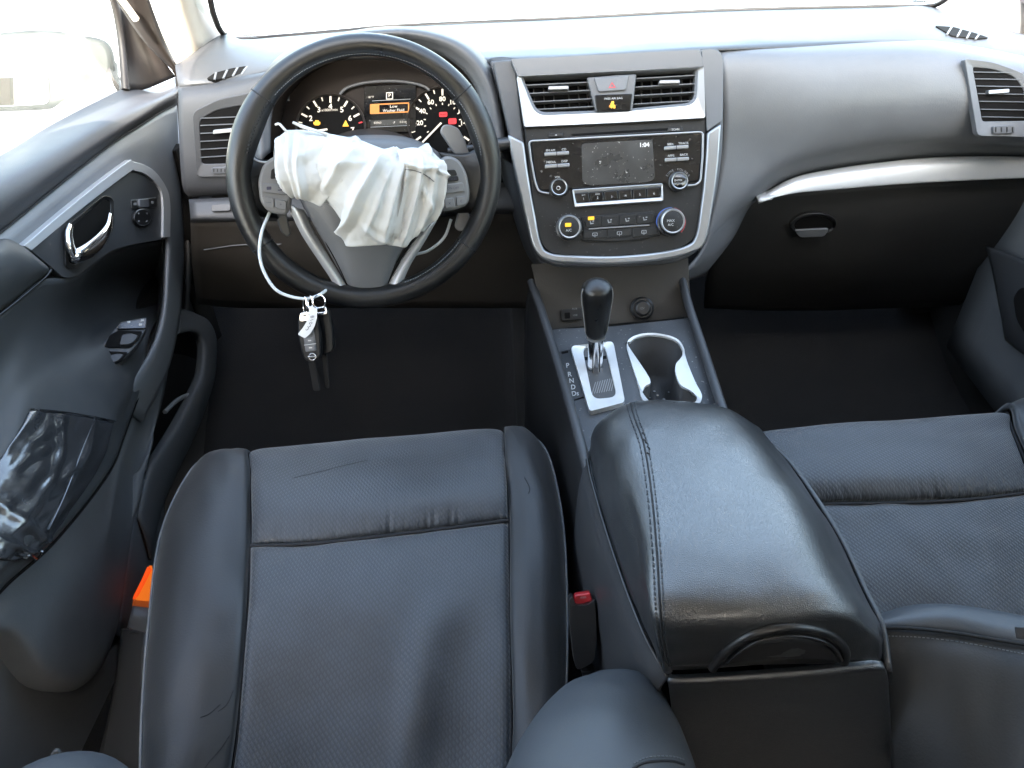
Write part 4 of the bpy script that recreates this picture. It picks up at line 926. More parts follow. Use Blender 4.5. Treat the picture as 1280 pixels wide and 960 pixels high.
# silver lower spokes
def spoke(L, R, nm='lower_spoke'):
    a = wrow(L, .000); b = wrow(R, .000); mid_ = [p.lerp(q, .5) + WN * .008 for p, q in zip(a, b)]
    patch(nm, [a, mid_, b], M['spoke'], wl, 6, 5, .004)
spoke([(359, 256), (376, 292), (398, 326), (414, 350), (425, 371)], [(380, 262), (393, 290), (412, 322), (428, 348), (440, 370)])
spoke([(528, 285), (514, 306), (500, 328), (488, 350), (480, 371)], [(546, 276), (530, 304), (514, 330), (504, 352), (498, 369)])
# leather arms joining rim and pods
arm = [wrow([(300, 178), (312, 188), (325, 199), (345, 199)], [.002, -.004, -.006, -.006]),
       wrow([(304, 215), (315, 218), (326, 222), (345, 222)], [.010, .004, -.002, -.004]),
       wrow([(303, 248), (314, 252), (326, 258), (345, 262)], [.004, -.001, -.005, -.006]),
       wrow([(303, 262), (316, 268), (330, 272), (348, 274)], [-.01, -.012, -.014, -.014])]
patch('spoke_arm', arm, M['wheel'], wl, 5, 5, .004)
arm = [wrow([(548, 190), (578, 192), (594, 186), (610, 172)], [-.006, -.006, -.004, .002]),
       wrow([(560, 212), (580, 214), (596, 212), (608, 210)], [-.004, -.002, .004, .010]),
       wrow([(560, 250), (584, 252), (598, 250), (608, 248)], [-.006, -.005, 0, .004]),
       wrow([(555, 268), (584, 266), (598, 268), (610, 270)], [-.014, -.014, -.012, -.01])]
patch('spoke_arm', arm, M['wheel'], wl, 5, 5, .004)
tube('arm_highlight_seam', wrow([(309, 190), (318, 199), (330, 203), (343, 201)], .002), .0014, M['silver2'], wl, 6, n=16)  # silver tube drawn as a highlight along the arm's edge
# switch pods
def pod(outline, keys):
    p = plate('switch_pod', fillet(outline, 8, 5), WP, M['pod'], wl, h=.007, t=.018, bev=.004, seg=3)
    for o, m, lab in keys:
        k = plate('switch_key', fillet(o, 2.2, 3), WP, M[m], p, h=.0095, t=.005, bev=.0009)
        cx = sum(q[0] for q in o) / len(o); cy = sum(q[1] for q in o) / len(o)
        if lab == 'back': plate('key_mark', [(cx + 5, cy - 3), (cx + 9, cy - 3), (cx + 9, cy + 2), (cx + 4, cy + 2), (cx + 4, cy + .8), (cx + 7.8, cy + .8), (cx + 7.8, cy - 1.8), (cx + 5, cy - 1.8)], WP, M['ink'], p, h=.0098, t=.0006, bev=0); plate('key_mark', fillet(quad(cx - 10, cy - 3, cx - 4, cy + 1), 1), WP, M['ink'], p, h=.0098, t=.0006, bev=0)
        elif lab: text('key_lettering', lab, cx, cy, 6 if len(lab) < 3 else 4.2, WP, M['ink'], p, h=.0098, rot=3)
pod([(322, 226), (328, 206), (342, 195), (358, 193), (366, 200), (364, 258), (358, 270), (336, 266), (325, 254)],
    [([(339, 212), (346, 209), (352, 222), (338, 224)], 'fascia', ''), ([(328, 229), (359, 232), (358, 244), (328, 240)], 'pod', 'back'),
     ([(328, 246), (342, 248), (342, 260), (331, 258)], 'pod', '—'), ([(344, 249), (358, 251), (358, 263), (344, 260)], 'pod', '+')])
pod([(549, 200), (560, 194), (574, 199), (584, 216), (588, 240), (586, 256), (572, 262), (554, 265), (547, 262)],
    [([(554, 213), (569, 212), (572, 219), (554, 221)], 'fascia', ''), ([(554, 222), (573, 220), (574, 226), (554, 228)], 'fascia', 'CANCEL'),
     ([(553, 231), (579, 228), (581, 239), (552, 243)], 'pod', 'ON·OFF'), ([(555, 249), (567, 247), (569, 258), (557, 261)], 'pod', 'x'), ([(570, 246), (582, 245), (583, 255), (571, 258)], 'pod', 'c')])
M['paddle'] = mat('grey_paddle', (.16, .16, .16), .4, grain=.2, gs=900, gd=.2, var=.06)
for L in ([(341, 205), (343, 178), (352, 168), (366, 170), (372, 200)], [(343, 264), (357, 262), (360, 276), (364, 293), (359, 297), (351, 290)],
          [(550, 165), (554, 156), (562, 155.5), (573, 160), (582, 176), (588, 196), (572, 198)], [(574, 262), (584, 264), (588, 270), (582, 287), (574, 290), (568, 284)]):
    plate('shift_paddle', fillet(L, 4, 4), WP, M['paddle'], wl, h=-.022, t=.006, bev=.002)

# steering column shroud and the wiper stalk
colm = thing('steering_column', 'dark steering column shroud with wiper stalk behind the wheel', 'steering column', WP(470, 250, -.15))
cs = []
for h, k in ((-.05, .72), (-.09, 1.0), (-.2, 1.15)):
    cs.append([WP(462 + 78 * k * math.cos(a), 232 + 62 * k * math.sin(a), h) for a in [i * math.tau / 12 for i in range(13)]])
patch('shroud', cs, M['dark'], colm, 4, 4, .004)
a = WP(560, 190, -.075); b = WP(637, 180, -.06)
tube('wiper_stalk', [a, a.lerp(b, .6), a.lerp(b, .78), a.lerp(b, .80), b], [.006, .007, .0075, .0105, .0105], M['black'], colm, 16)
lathe('stalk_end', [(.0095, -.001), (.0100, .001), (.008, .003), (.0001, .0032)], b, (b - a).normalized() + WN * .5, M['pad'], colm, 20)

# ================================================================== DEPLOYED AIRBAG
ab = thing('deployed_airbag', 'limp crumpled white deployed airbag hanging over the steering wheel hub', 'airbag', WP(450, 200, .03))
def fold(x, w): return math.exp(-(x / w) ** 2)
def crumple(sd, amp):
    return lambda s, t: amp * (.9 * nz((s * 2.2, t * 2.2), 1.2, sd) + .45 * abs(nz((s * 3.4 + t * 1.2, t * 3), 1.1, sd + 3)) - .5 * abs(nz((s * 3 - t * 2.4, t * 2 + s), 1.1, sd + 9)) + .3 * abs(nz((s * 7 + t * 3, t * 5 - s * 2), 1.1, sd + 5)) - .3 * abs(nz((s * 11 - t * 6, t * 9 + s * 4), 1.1, sd + 7)))
def calm(s, t): return min(1, .3 + min(s, 1 - s, t, 1 - t) / .10)
def tents(L, sd, low=.004, fine=.0016):
    """sharp straight folds (s0,t0,s1,t1,half width,height) over a gently uneven sheet"""
    def f(s, t):
        v = low * nz((s * 2.2, t * 2.2), 1.1, sd) + fine * (abs(nz((s * 7 + t * 4, t * 6 - s * 2), 1.1, sd + 5)) - abs(nz((s * 9 - t * 6, t * 8 + s * 3), 1.1, sd + 7)))
        s2 = s + .025 * nz((s * 5, t * 5), 1, sd + 1); t2 = t + .03 * nz((s * 4, t * 4), 1, sd + 2)
        for s0, t0, s1, t1, w, h in L:
            dx, dy = s1 - s0, t1 - t0; ll = dx * dx + dy * dy; k = ((s2 - s0) * dx + (t2 - t0) * dy) / ll
            k = min(max(k, 0), 1); d = math.hypot(s2 - s0 - k * dx, t2 - t0 - k * dy); e = min(1, min(k, 1 - k) * 5 + .35)
            if d < w: v += h * e * (1 - d / w) ** 1.2
        return v * calm(s, t)
    return f
# back layer: wide left part wrapped over the hub
r_ = [wrow([(346, 178), (358, 163), (385, 163), (415, 168), (447, 174), (480, 186)], [.01, .012, .012, .015, .018, .02]),
      wrow([(343, 196), (356, 186), (385, 188), (418, 194), (450, 198), (484, 204)], [.028, .045, .05, .05, .05, .05]),
      wrow([(344, 215), (358, 216), (384, 222), (412, 224), (446, 228), (480, 236)], [.03, .05, .06, .058, .056, .056]),
      wrow([(352, 232), (366, 238), (386, 248), (412, 248), (440, 262), (470, 280)], [.022, .04, .048, .044, .044, .046]),
      wrow([(360, 236), (372, 244), (388, 253), (412, 256), (433, 284), (458, 304)], [.014, .026, .034, .03, .03, .032])]
d1 = tents([(.10, 0, .20, 1, .06, .011), (.20, 0, .30, .9, .05, .009), (.30, .05, .36, .8, .06, .012), (.33, .35, .62, .12, .07, .008), (.45, .9, .75, .35, .08, .008), (.5, .3, .8, .6, .06, .006), (.02, .5, .12, .9, .05, .007)], 3)
patch('fabric_layer', r_, M['cloth'], ab, 14, 14, .0012, disp=d1)
# middle flap
r_ = [wrow([(404, 176), (430, 176), (462, 183), (490, 190), (512, 190)], [.045, .05, .05, .05, .04]),
      wrow([(396, 206), (430, 206), (462, 208), (486, 208), (510, 208)], [.058, .066, .068, .066, .056]),
      wrow([(400, 236), (430, 240), (460, 242), (482, 244), (505, 246)], [.056, .068, .076, .072, .06]),
      wrow([(418, 262), (436, 276), (458, 280), (480, 282), (502, 282)], [.048, .06, .07, .066, .054]),
      wrow([(436, 291), (432, 307), (454, 308), (480, 306), (500, 304)], [.036, .046, .056, .052, .042])]
d2 = tents([(.66, .1, .10, 1, .10, .016), (.40, .05, .02, .55, .07, .009), (.95, .1, .70, 1, .09, .010), (.45, .75, .75, .95, .06, .006), (.15, .3, .45, .2, .06, .006), (.75, .3, .5, .85, .05, .005)], 11)
patch('fabric_layer', r_, M['cloth'], ab, 14, 14, .0012, disp=d2)
# right flap with a hem line
r_ = [wrow([(496, 188), (516, 185), (532, 188), (545, 198), (555, 200)], [.05, .05, .046, .04, .03]),
      wrow([(500, 205), (520, 206), (536, 206), (548, 208), (557, 211)], [.066, .068, .064, .054, .04]),
      wrow([(500, 236), (516, 238), (532, 238), (546, 238), (554, 240)], [.058, .062, .06, .052, .036]),
      wrow([(494, 276), (506, 278), (520, 274), (536, 268), (549, 262)], [.05, .054, .05, .042, .028]),
      wrow([(484, 306), (498, 308), (508, 308), (520, 290), (530, 290)], [.044, .046, .042, .034, .022])]
d3 = tents([(.12, .3, .05, 1, .07, .009), (.36, .15, .30, 1, .07, .008), (.58, .2, .62, .95, .06, .009), (.80, .1, .86, .9, .07, .010), (.0, .24, 1, .36, .035, .006), (.45, .5, .75, .7, .05, .005)], 23)
f3 = patch('fabric_layer', r_, M['cloth'], ab, 14, 14, .0012, disp=d3)
fd = Drape(f3)
tube('hem_seam', fd.line([(503, 212), (518, 213), (532, 219), (543, 227)], .0006, 20), .0006, M['pad'], ab, 5)
# top bulge behind the flaps
r_ = [wrow([(404, 170), (440, 174), (470, 184), (505, 190), (532, 184), (548, 198)], [-.01] * 6),
      wrow([(404, 174), (440, 178), (470, 187), (505, 193), (532, 188), (550, 200)], [.02, .024, .026, .026, .024, .02]),
      wrow([(404, 196), (440, 198), (470, 204), (505, 208), (532, 206), (550, 212)], [.045, .05, .05, .05, .048, .036])]
patch('fabric_layer', r_, M['cloth'], ab, 10, 8, .0012, disp=tents([(.2, 0, .3, 1, .06, .007), (.55, 0, .5, 1, .06, .006), (.8, 0, .85, 1, .06, .007)], 31))
for L in ([(344, 156), (349, 155), (355, 161), (362, 168), (372, 172)], [(366, 153), (378, 159), (392, 163), (408, 168)]):
    tube('torn_strand', wrow(L, [.02, .022, .024, .02, .016][:len(L)]), .0016, M['cloth'], ab, 8, n=20)
tube('torn_strand', wrow([(366, 153), (385, 160), (410, 168)], .022), .0018, M['cloth'], ab, 6, n=12)

# ================================================================== WIRE LOOP, KEYS, TAG
lp_ = wrow([(564, 274), (555, 297), (536, 313), (517, 319), (470, 336), (421, 352), (402, 367), (380, 373.5), (349, 365), (332, 344), (324.5, 319), (327, 291), (336, 268), (346, 246)],
           [-.03, -.032, -.035, -.04, -.05, -.012, .026, .034, .034, .03, .024, .018, -.004, -.03])
loop = tube('cable_loop', lp_, .0022, M['cable'], None, 10, n=120)
tag(loop, 'thin white plastic cable looped through the lower steering wheel', 'cable')
KP = Plane(WP(385, 374, .036), (0, -1, .35)); kpx = KP.px(390, 400)
def wire_ring(cx, cy, rx, ry, nm, label):
    o = tube(nm, [KP(cx + rx * math.cos(a), cy + ry * math.sin(a), .004 * math.cos(a)) for a in [i * math.tau / 32 for i in range(32)]], .0008, M['chrome'], None, 6, closed=True)
    return tag(o, label, 'key ring', 'wire rings of the key bunch')
wire_ring(399, 377, 7.5, 8.5, 'key_ring', 'round wire key ring at the right, under the white cable')
wire_ring(381, 381, 2.2, 10, 'key_ring', 'narrow steel key ring at the left, holding the front key fob')
wire_ring(388, 378, 3, 8, 'key_ring', 'thin wire ring holding the white key tag')
def fob(name, label, top, bot, w, h0, buttons):
    (x0, y0), (x1, y1) = top, bot; dx, dy = x1 - x0, y1 - y0; L = math.hypot(dx, dy); ux, uy = dx / L, dy / L; vx, vy = -uy, ux
    at = lambda a, b: (x0 + ux * a * L + vx * b * w, y0 + uy * a * L + vy * b * w)
    t = thing(name, label, 'key fob', KP(x0, y0, h0), 'key fobs on the cable')
    out = fillet([at(0, -.35), at(.1, -.5), at(.5, -.56), at(.9, -.46), at(1, -.25), at(1, .25), at(.9, .46), at(.5, .56), at(.1, .5), at(0, .35)], 5, 3)
    plate('fob_body', out, KP, M['fob'], t, h=h0, t=.012, bev=.004, seg=3)
    if buttons:
        pnl = plate('button_panel', fillet([at(.3, -.26), at(.3, .3), at(.78, .3), at(.78, -.26)], 2), KP, M['dash'], t, h=h0 + .0012, t=.003, bev=.0006)
        for k in range(3):
            b = plate('fob_button', fillet([at(.33 + k * .155, -.2), at(.33 + k * .155, .24), at(.45 + k * .155, .24), at(.45 + k * .155, -.2)], 1), KP, M['dash'], pnl, h=h0 + .0022, t=.002, bev=.0005)
            cx, cy = at(.39 + k * .155, .02); plate('button_mark', fillet(quad(cx - 2, cy - .8, cx + 2, cy + .8), .5), KP, M['print'], b, h=h0 + .0024, t=.0004, bev=0)
        plate('seam_line', [at(.62, -.28), at(.62, .32), at(.635, .32), at(.635, -.28)], KP, M['print'], t, h=h0 + .0028, t=.0006, bev=0)
        cx, cy = at(.90, .0)
        n = 20; ring('fob_emblem', [(cx + 5 * math.cos(i * math.tau / n), cy + 4.8 * math.sin(i * math.tau / n)) for i in range(n)], [(cx + 3.6 * math.cos(i * math.tau / n), cy + 3.4 * math.sin(i * math.tau / n)) for i in range(n)], KP, M['chrome'], t, h=h0 + .003, t=.003, bev=.0003)
        plate('emblem_bar', quad(cx - 5.6, cy - 1.1, cx + 5.6, cy + 1.1), KP, M['chrome'], t, h=h0 + .0034, t=.002, bev=.0003)
    cx, cy = at(.03, 0)
    ring('fob_loop', fillet([at(-.06, -.32), at(-.06, .32), at(.12, .4), at(.12, -.4)], 3), fillet([at(-.02, -.2), at(-.02, .2), at(.06, .24), at(.06, -.24)], 1.5), KP, M['chrome'], t, h=h0 + .002, t=.006, bev=.0008)
    return t
fob('key_fob', 'black key fob with silver loop hanging at the right behind the other', (401, 387), (409, 442), 20, -.002, False)
f1 = fob('key_fob', 'black key fob with grey buttons and round emblem behind the tag', (383, 394), (391, 452), 25, .014, True)
ec = (381, 396.5); n = 20
ring('emblem', [(ec[0] + 4.6 * math.cos(i * math.tau / n), ec[1] + 4.4 * math.sin(i * math.tau / n)) for i in range(n)], [(ec[0] + 3.2 * math.cos(i * math.tau / n), ec[1] + 3 * math.sin(i * math.tau / n)) for i in range(n)], KP, M['chrome'], f1, h=.0175, t=.003, bev=.0003)
plate('emblem_bar', quad(ec[0] - 5.2, ec[1] - 1, ec[0] + 5.2, ec[1] + 1), KP, M['chrome'], f1, h=.018, t=.002, bev=.0003)
for k, (x0, y0, x1, y1, w) in enumerate(((389, 450, 396, 489, 9), (405, 440, 409, 486, 6))):
    o = plate('key_strap', fillet([(x0 - w / 2, y0), (x0 + w / 2, y0), (x1 + w / 2, y1), (x1 - w / 2, y1)], 3), KP, M['strap'], None, h=(.006, -.006)[k], t=.004, bev=.001)
    tag(o, ('wide dark strap hanging below the front key fob', 'narrow dark strap hanging below the right key fob')[k], 'key strap', 'straps below the key fobs')
tgp = [(386.5, 383), (390, 382.5), (396.5, 387), (396, 398), (393, 408.5), (388, 417), (381, 423), (372, 418), (379, 409), (384, 401), (386, 392)]
tg = plate('key_tag', fillet(tgp, 1.5, 2), KP, M['tag'], None, h=.024, t=.0008, bev=0.0002)
tg2 = thing('key_tag_root', 'x', 'x', (0, 0, 0)); bpy.data.objects.remove(tg2)
tag(tg, 'small white paper tag with handwritten digits on the keys', 'key tag')
for ch, x, y, r in (('8', 390, 396, 75), ('1', 389.4, 400, 72), ('0', 388.2, 404, 66), ('3', 386.4, 408, 60), ('3', 384, 411.5, 54)):
    text('tag_digit', ch, x, y, 6.2, KP, M['ink'], tg, h=.0246, rot=-r)
# pedals in the dark footwell
pdl = thing('brake_pedal', 'dark rubber brake pedal barely visible in the shadow below the wheel', 'pedal', P(432, 462, y=1.42))
PP = Plane(P(432, 462, y=1.42), (0, -.8, .6))
pp_ = plate('pedal_pad', fillet([(412, 452), (470, 448), (472, 476), (414, 480)], 5), PP, M['black'], pdl, h=0, t=.02, bev=.004)
tube('pedal_arm', [PP(445, 455, -.02), PP(447, 400, -.02) + V((0, .05, .05))], .008, M['dark'], pdl, 8)
for k in range(5): plate('pedal_rib', fillet([(418 + k * 11, 454 - k * .7), (422 + k * 11, 454 - k * .7), (422 + k * 11, 476 - k * .7), (418 + k * 11, 476 - k * .7)], 1), PP, M['dark'], pp_, h=.002, t=.003, bev=.0006)
# ================================================================== SEATS
ds = thing('driver_seat', 'charcoal leather driver seat with patterned insert behind the steering wheel', 'car seat', (-.17, .55, .05), 'front seats')
def wrinkle_seam(tside, sd, amp=.0045, freq=60):
    """puckers that run away from a seam at t=1 ('b') or t=0 ('t')"""
    def f(s, t):
        e = 1 - t if tside == 'b' else t
        a = .95 * amp * math.exp(-(e / .14) ** 1.5)
        k = .5 + .5 * nz((s * 5, 1), 1.5, sd)
        return -a * abs(nz((s * freq * .2, e * .6), 1.4, sd)) * 1.6 * k * 2 + .0022 * nz((s * 4, t * 3), 1.3, sd + 4)
    return f
# front insert panel, its front edge rolled down
fi = [Z([(316, 585), (400, 578), (470, 572), (550, 564), (628, 558)], .27), 
      Z([(312, 562), (390, 555), (470, 547.5), (550, 540), (629, 535)], [.355, .36, .362, .362, .357]),
      Z([(312, 590), (390, 584), (470, 578), (550, 572), (631, 565)], [.368, .376, .378, .376, .370]),
      Z([(312, 635), (390, 632), (470, 627), (550, 620), (634, 608)], [.366, .374, .376, .374, .368]),
      Z([(312, 680), (390, 677), (470, 668.5), (550, 659), (635, 648)], [.350, .354, .356, .354, .350])]
fi[0] = [p + V((0, .045, -.09)) for p in fi[1]]
front = patch('front_insert', fi, M['insert'], ds, 36, 12, .01, disp=wrinkle_seam('b', 8, .0045, 120), pillow=.007, pw=.07, sides='lrb')
mi = [Z([(312, 680), (390, 677), (470, 668.5), (550, 659), (635, 648)], [.350, .354, .356, .354, .350]),
      Z([(310, 740), (390, 738), (470, 733), (550, 727), (636, 718)], [.345, .347, .348, .347, .345]),
      Z([(305, 810), (390, 808), (470, 806), (550, 804), (637, 800)], [.330, .328, .328, .328, .330]),
      Z([(298, 890), (385, 890), (470, 890), (550, 890), (638, 888)], [.305, .300, .300, .300, .305]),
      Z([(288, 975), (380, 978), (470, 980), (550, 980), (637, 978)], [.28, .272, .270, .272, .28]),
      Z([(280, 1060), (375, 1060), (470, 1060), (550, 1060), (636, 1060)], [.26] * 5)]
def crease(s, t):
    v = .0025 * nz((s * 4, t * 4), 1.2, 4)
    # long stretched fold toward the right, with the hollow beside it
    dx = s - (.74 - .22 * max(0, t - .25)); on = 1 / (1 + math.exp(-(t - .28) * 30)) * (1 / (1 + math.exp((t - .85) * 12)))
    v += on * (.012 * fold(dx, .085) - .005 * fold(dx - .18, .10))
    v += .009 * fold(s - .45 - .15 * (t - .5), .12) * fold(t - .85, .2)
    v += wrinkle_seam('t', 5, .0025, 30)(s, t) * .8
    return v
main = patch('main_insert', mi, M['insert'], ds, 14, 10, .01, disp=crease, pillow=.006, pw=.05, sides='lrt')
# side bolsters: seam, swell, crest, outer edge, drop
lb = []
seamL = [(312, 562), (312, 590), (312, 680), (307, 780), (298, 890), (288, 975), (280, 1060)]; zL = [.355, .368, .350, .336, .305, .28, .26]
outL = [(272, 568), (240, 588), (203, 665), (187, 780), (179, 890), (177, 975), (176, 1060)]; zo = [.345, .34, .325, .31, .29, .27, .25]
for k in range(7):
    a = P(*seamL[k], z=zL[k]); d_ = P(*outL[k], z=zo[k]); 
    kk = (.25, .6, 1, 1, 1, 1, 1)[k]; b = a.lerp(d_, .33) + V((0, 0, .022 * kk)); c_ = a.lerp(d_, .72) + V((0, 0, .024 * kk))
    lb.append([a, b, c_, d_, d_ + V((.004, 0, -.06)), d_ + V((.012, 0, -.16))])
lb.insert(0, [p + V((0, .035, -.09)) for p in lb[0]])
bl = patch('side_bolster', lb, M['bolster'], ds, 7, 7, .008, disp=lambda s, t: .003 * nz((s * 3, t * 9), 1.1, 2) + .0012 * nz((s * 9, t * 30), 1, 6), pillow=.006, pw=.05, sides='l')
rb = []
seamR = [(629, 535), (631, 565), (635, 648), (636, 760), (638, 888), (637, 978), (636, 1060)]; zR = [.357, .370, .350, .338, .305, .28, .26]
outR = [(652, 537), (683, 566), (702, 648), (708, 760), (706, 888), (700, 978), (696, 1060)]; zo = [.35, .345, .33, .315, .29, .27, .25]
for k in range(7):
    a = P(*seamR[k], z=zR[k]); d_ = P(*outR[k], z=zo[k])
    kk = (.25, .6, 1, 1, 1, 1, 1)[k]; b = a.lerp(d_, .35) + V((0, 0, .016 * kk)); c_ = a.lerp(d_, .72) + V((0, 0, .018 * kk))
    rb.append([a, b, c_, d_, d_ + V((-.003, 0, -.05)), d_ + V((-.006, 0, -.16))])
rb.insert(0, [p + V((0, .035, -.09)) for p in rb[0]])
br = patch('side_bolster', rb, M['bolster'], ds, 7, 7, .008, disp=lambda s, t: .002 * nz((s * 3, t * 9), 1.1, 12) + .001 * nz((s * 9, t * 30), 1, 16), pillow=.005, pw=.06, sides='l')
for L, dr_ in (([(364, 598), (395, 591), (430, 582), (462, 575)], front), ([(288, 918), (276, 936), (262, 952), (252, 966)], bl), ([(276, 880), (262, 892), (250, 897)], bl), ([(292, 862), (284, 880), (272, 890)], bl), ([(655, 596), (662, 610), (660, 618)], br)):
    q = Drape(dr_).line(L, -.0001, 20)
    if len(q) > 3: tube('leather_crease', q, [.0001] + [.0007] * (len(q) - 2) + [.0001], M['seam'], ds, 5)  # thin dark tube draws the crease's shade on the unfolded surface
tube('piping', [P(*p, z=z) + V((-.001, 0, .001)) for p, z in zip(outL, [.345, .34, .325, .31, .29, .27, .25])], .0018, M['thread'], ds, 8, n=60)
tube('piping', [P(*p, z=z) + V((.001, 0, .001)) for p, z in zip(outR, zo)], .0015, M['thread'], ds, 8, n=60)
for sm, zz in ((seamL, zL), (seamR, zR)):
    tube('panel_seam', [P(*p, z=z) - V((0, 0, .0085)) for i, (p, z) in enumerate(zip([(sm[0][0] + (sm[1][0] - sm[0][0]) * .35, sm[0][1] + (sm[1][1] - sm[0][1]) * .35)] + sm[1:], [zz[0] + (zz[1] - zz[0]) * .35] + zz[1:]))], .0022, M['seam'], ds, 8, n=60)
tube('panel_seam', [p - V((0, 0, .004)) for p in fi[-1]], .0024, M['seam'], ds, 8, n=40)
box('seat_base', (-.165, .5, .12), (.42, .40, .12), M['void'], ds, bev=.01)
# sill-side trim of the seat at lower left
q = [[P(x, y, z=z) for x, y, z in r_] for r_ in (((152, 786, .17), (164, 788, .18), (184, 790, .2)), ((150, 800, .16), (165, 795, .18), (180, 800, .2)), ((140, 870, .12), (155, 880, .15), (178, 890, .18)), ((120, 960, .1), (150, 960, .12), (178, 970, .15)))]
patch('seat_side_trim', q, M['rail'], ds, 4, 5, .004)
# backrest wings at the bottom of the frame: the right one whole, the left one torn open
def wing(name, pix, rad, deps, m, flat=1.0):
    pts = [P(x, y, d=d) for (x, y), d in zip(pix, deps)]; rr_ = [r * d / FPX for r, d in zip(rad, deps)]
    return tube(name, pts, rr_, M[m], ds, 40, n=40, flat=(CR, flat))
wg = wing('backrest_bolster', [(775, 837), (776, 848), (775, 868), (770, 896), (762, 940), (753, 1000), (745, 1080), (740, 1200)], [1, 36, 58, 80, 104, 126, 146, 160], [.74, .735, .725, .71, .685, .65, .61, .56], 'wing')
wgd = Drape(wg)
seamw = [(792, 955), (806, 948), (824, 945.5), (842, 946), (856, 950)]
tube('bolster_seam', wgd.line([(x - 1, y + 6) for x, y in seamw], .0003, 20), .0011, M['seam'], ds, 6)
stitches('bolster_stitching', seamw, wgd, M['thread'], ds, 15, h=.0004, r=.0006)
lw2 = wing('backrest_bolster', [(62, 992), (64, 1000), (66, 1016), (70, 1046), (76, 1100), (80, 1180)], [4, 56, 84, 104, 120, 130], [.70, .695, .685, .66, .62, .57], 'wing')
lw2['label'] = 'backrest wing with its seam burst open'
lwd = Drape(lw2)
fo = lwd(84, 957, .004)
vs = []; 
fm = tube('burst_foam', [P(x, y, d=.678) for x, y in ((70, 957), (80, 954), (94, 955), (102, 960))], [.006, .009, .009, .003], M['foam'], ds, 14, n=14)
for v in fm.data.vertices: v.co += V((nz(v.co, 120, 1), nz(v.co, 120, 2), nz(v.co, 120, 3))) * .0025
tube('torn_flap', [P(x, y, d=.682) for x, y in ((64, 952), (67, 943), (71, 938.5), (74, 942), (74, 950))], .0022, M['bolster'], ds, 10, n=20)
tube('torn_flap', [P(x, y, d=.68) for x, y in ((90, 951), (96, 950), (104, 955), (110, 962))], .002, M['bolster'], ds, 10, n=16)

# passenger seat
ps = thing('passenger_seat', 'charcoal fabric passenger seat at the right of the armrest', 'car seat', (.5, .6, .05), 'front seats')
fi = [Z([(925, 545), (985, 535), (1090, 527), (1180, 520), (1260, 514)], [.36, .372, .374, .372, .36]),
      Z([(940, 560), (1000, 556), (1095, 550), (1190, 544), (1268, 538)], [.37, .382, .385, .382, .368]),
      Z([(960, 600), (1012, 596), (1110, 592), (1200, 586), (1284, 576)], [.368, .380, .383, .380, .366]),
      Z([(985, 634), (1028, 628), (1120, 626), (1210, 622), (1300, 612)], [.354, .360, .362, .360, .352])]
fi.insert(0, [p + V((0, .04, -.09)) for p in fi[0]])
M['insert2'] = M['insert']
patch('front_insert', fi, M['insert'], ps, 36, 12, .01, disp=wrinkle_seam('b', 41, .0045, 130), pillow=.008, pw=.08, sides='rb')
mi = [Z([(985, 634), (1028, 628), (1120, 626), (1210, 622), (1300, 612)], [.354, .360, .362, .360, .352]),
      Z([(1000, 690), (1052, 690), (1140, 690), (1230, 686), (1330, 676)], [.348, .350, .35, .35, .348]),
      Z([(1020, 780), (1085, 780), (1170, 780), (1260, 778), (1370, 770)], [.33, .328, .328, .33, .33]),
      Z([(1040, 880), (1110, 880), (1200, 880), (1290, 880), (1410, 880)], [.30] * 5)]
mi.append([p + V((0, -.16, -.03)) for p in mi[-1]])
patch('main_insert', mi, M['insert'], ps, 14, 10, .01, disp=lambda s, t: .004 * nz((s * 4, t * 4), 1.6, 44) + .0025 * nz((s * 9, t * 8), 1.2, 47), pillow=.006, pw=.05, sides='rt')
rb = []
for (sx, sy, sz), (ox, oy, oz) in (((1260, 514, .36), (1310, 520, .34)), ((1268, 538, .368), (1345, 548, .34)), ((1284, 576, .366), (1375, 600, .33)), ((1300, 612, .352), (1395, 640, .32)), ((1370, 770, .33), (1460, 790, .3))):
    a = P(sx, sy, z=sz); d_ = P(ox, oy, z=oz); rb.append([a, a.lerp(d_, .35) + V((0, 0, .02)), a.lerp(d_, .75) + V((0, 0, .02)), d_, d_ + V((.01, 0, -.1))])
rb.insert(0, [p + V((0, .035, -.09)) for p in rb[0]]); rb.append([p + V((0, -.2, -.04)) for p in rb[-1]])
rb = [r_ + [r_[-1] + V((.01, 0, -.12))] for r_ in rb]
patch('side_bolster', rb, M['bolster'], ps, 6, 6, .008, pillow=.005, pw=.08, sides='l')
lb = []
for (sx, sy, sz), (ox, oy, oz) in (((925, 545, .36), (880, 560, .33)), ((940, 560, .37), (900, 580, .34)), ((960, 600, .368), (920, 620, .34)), ((985, 634, .354), (940, 660, .33)), ((1040, 880, .30), (1000, 880, .28))):
    a = P(sx, sy, z=sz); d_ = P(ox, oy, z=oz); lb.append([d_ + V((0, 0, -.1)), d_, a.lerp(d_, .5) + V((0, 0, .015)), a])
patch('side_bolster', lb, M['bolster'], ps, 6, 6, .008)
tube('panel_seam', [p - V((0, 0, .004)) for p in fi[-1]], .0024, M['seam'], ps, 8, n=40)
tube('panel_seam', [P(x, y, z=z) - V((0, 0, .003)) for x, y, z in ((1260, 514, .36), (1268, 538, .368), (1284, 576, .366))], .002, M['seam'], ps, 8, n=20)
box('seat_base', (.53, .5, .12), (.42, .40, .12), M['void'], ps, bev=.01)
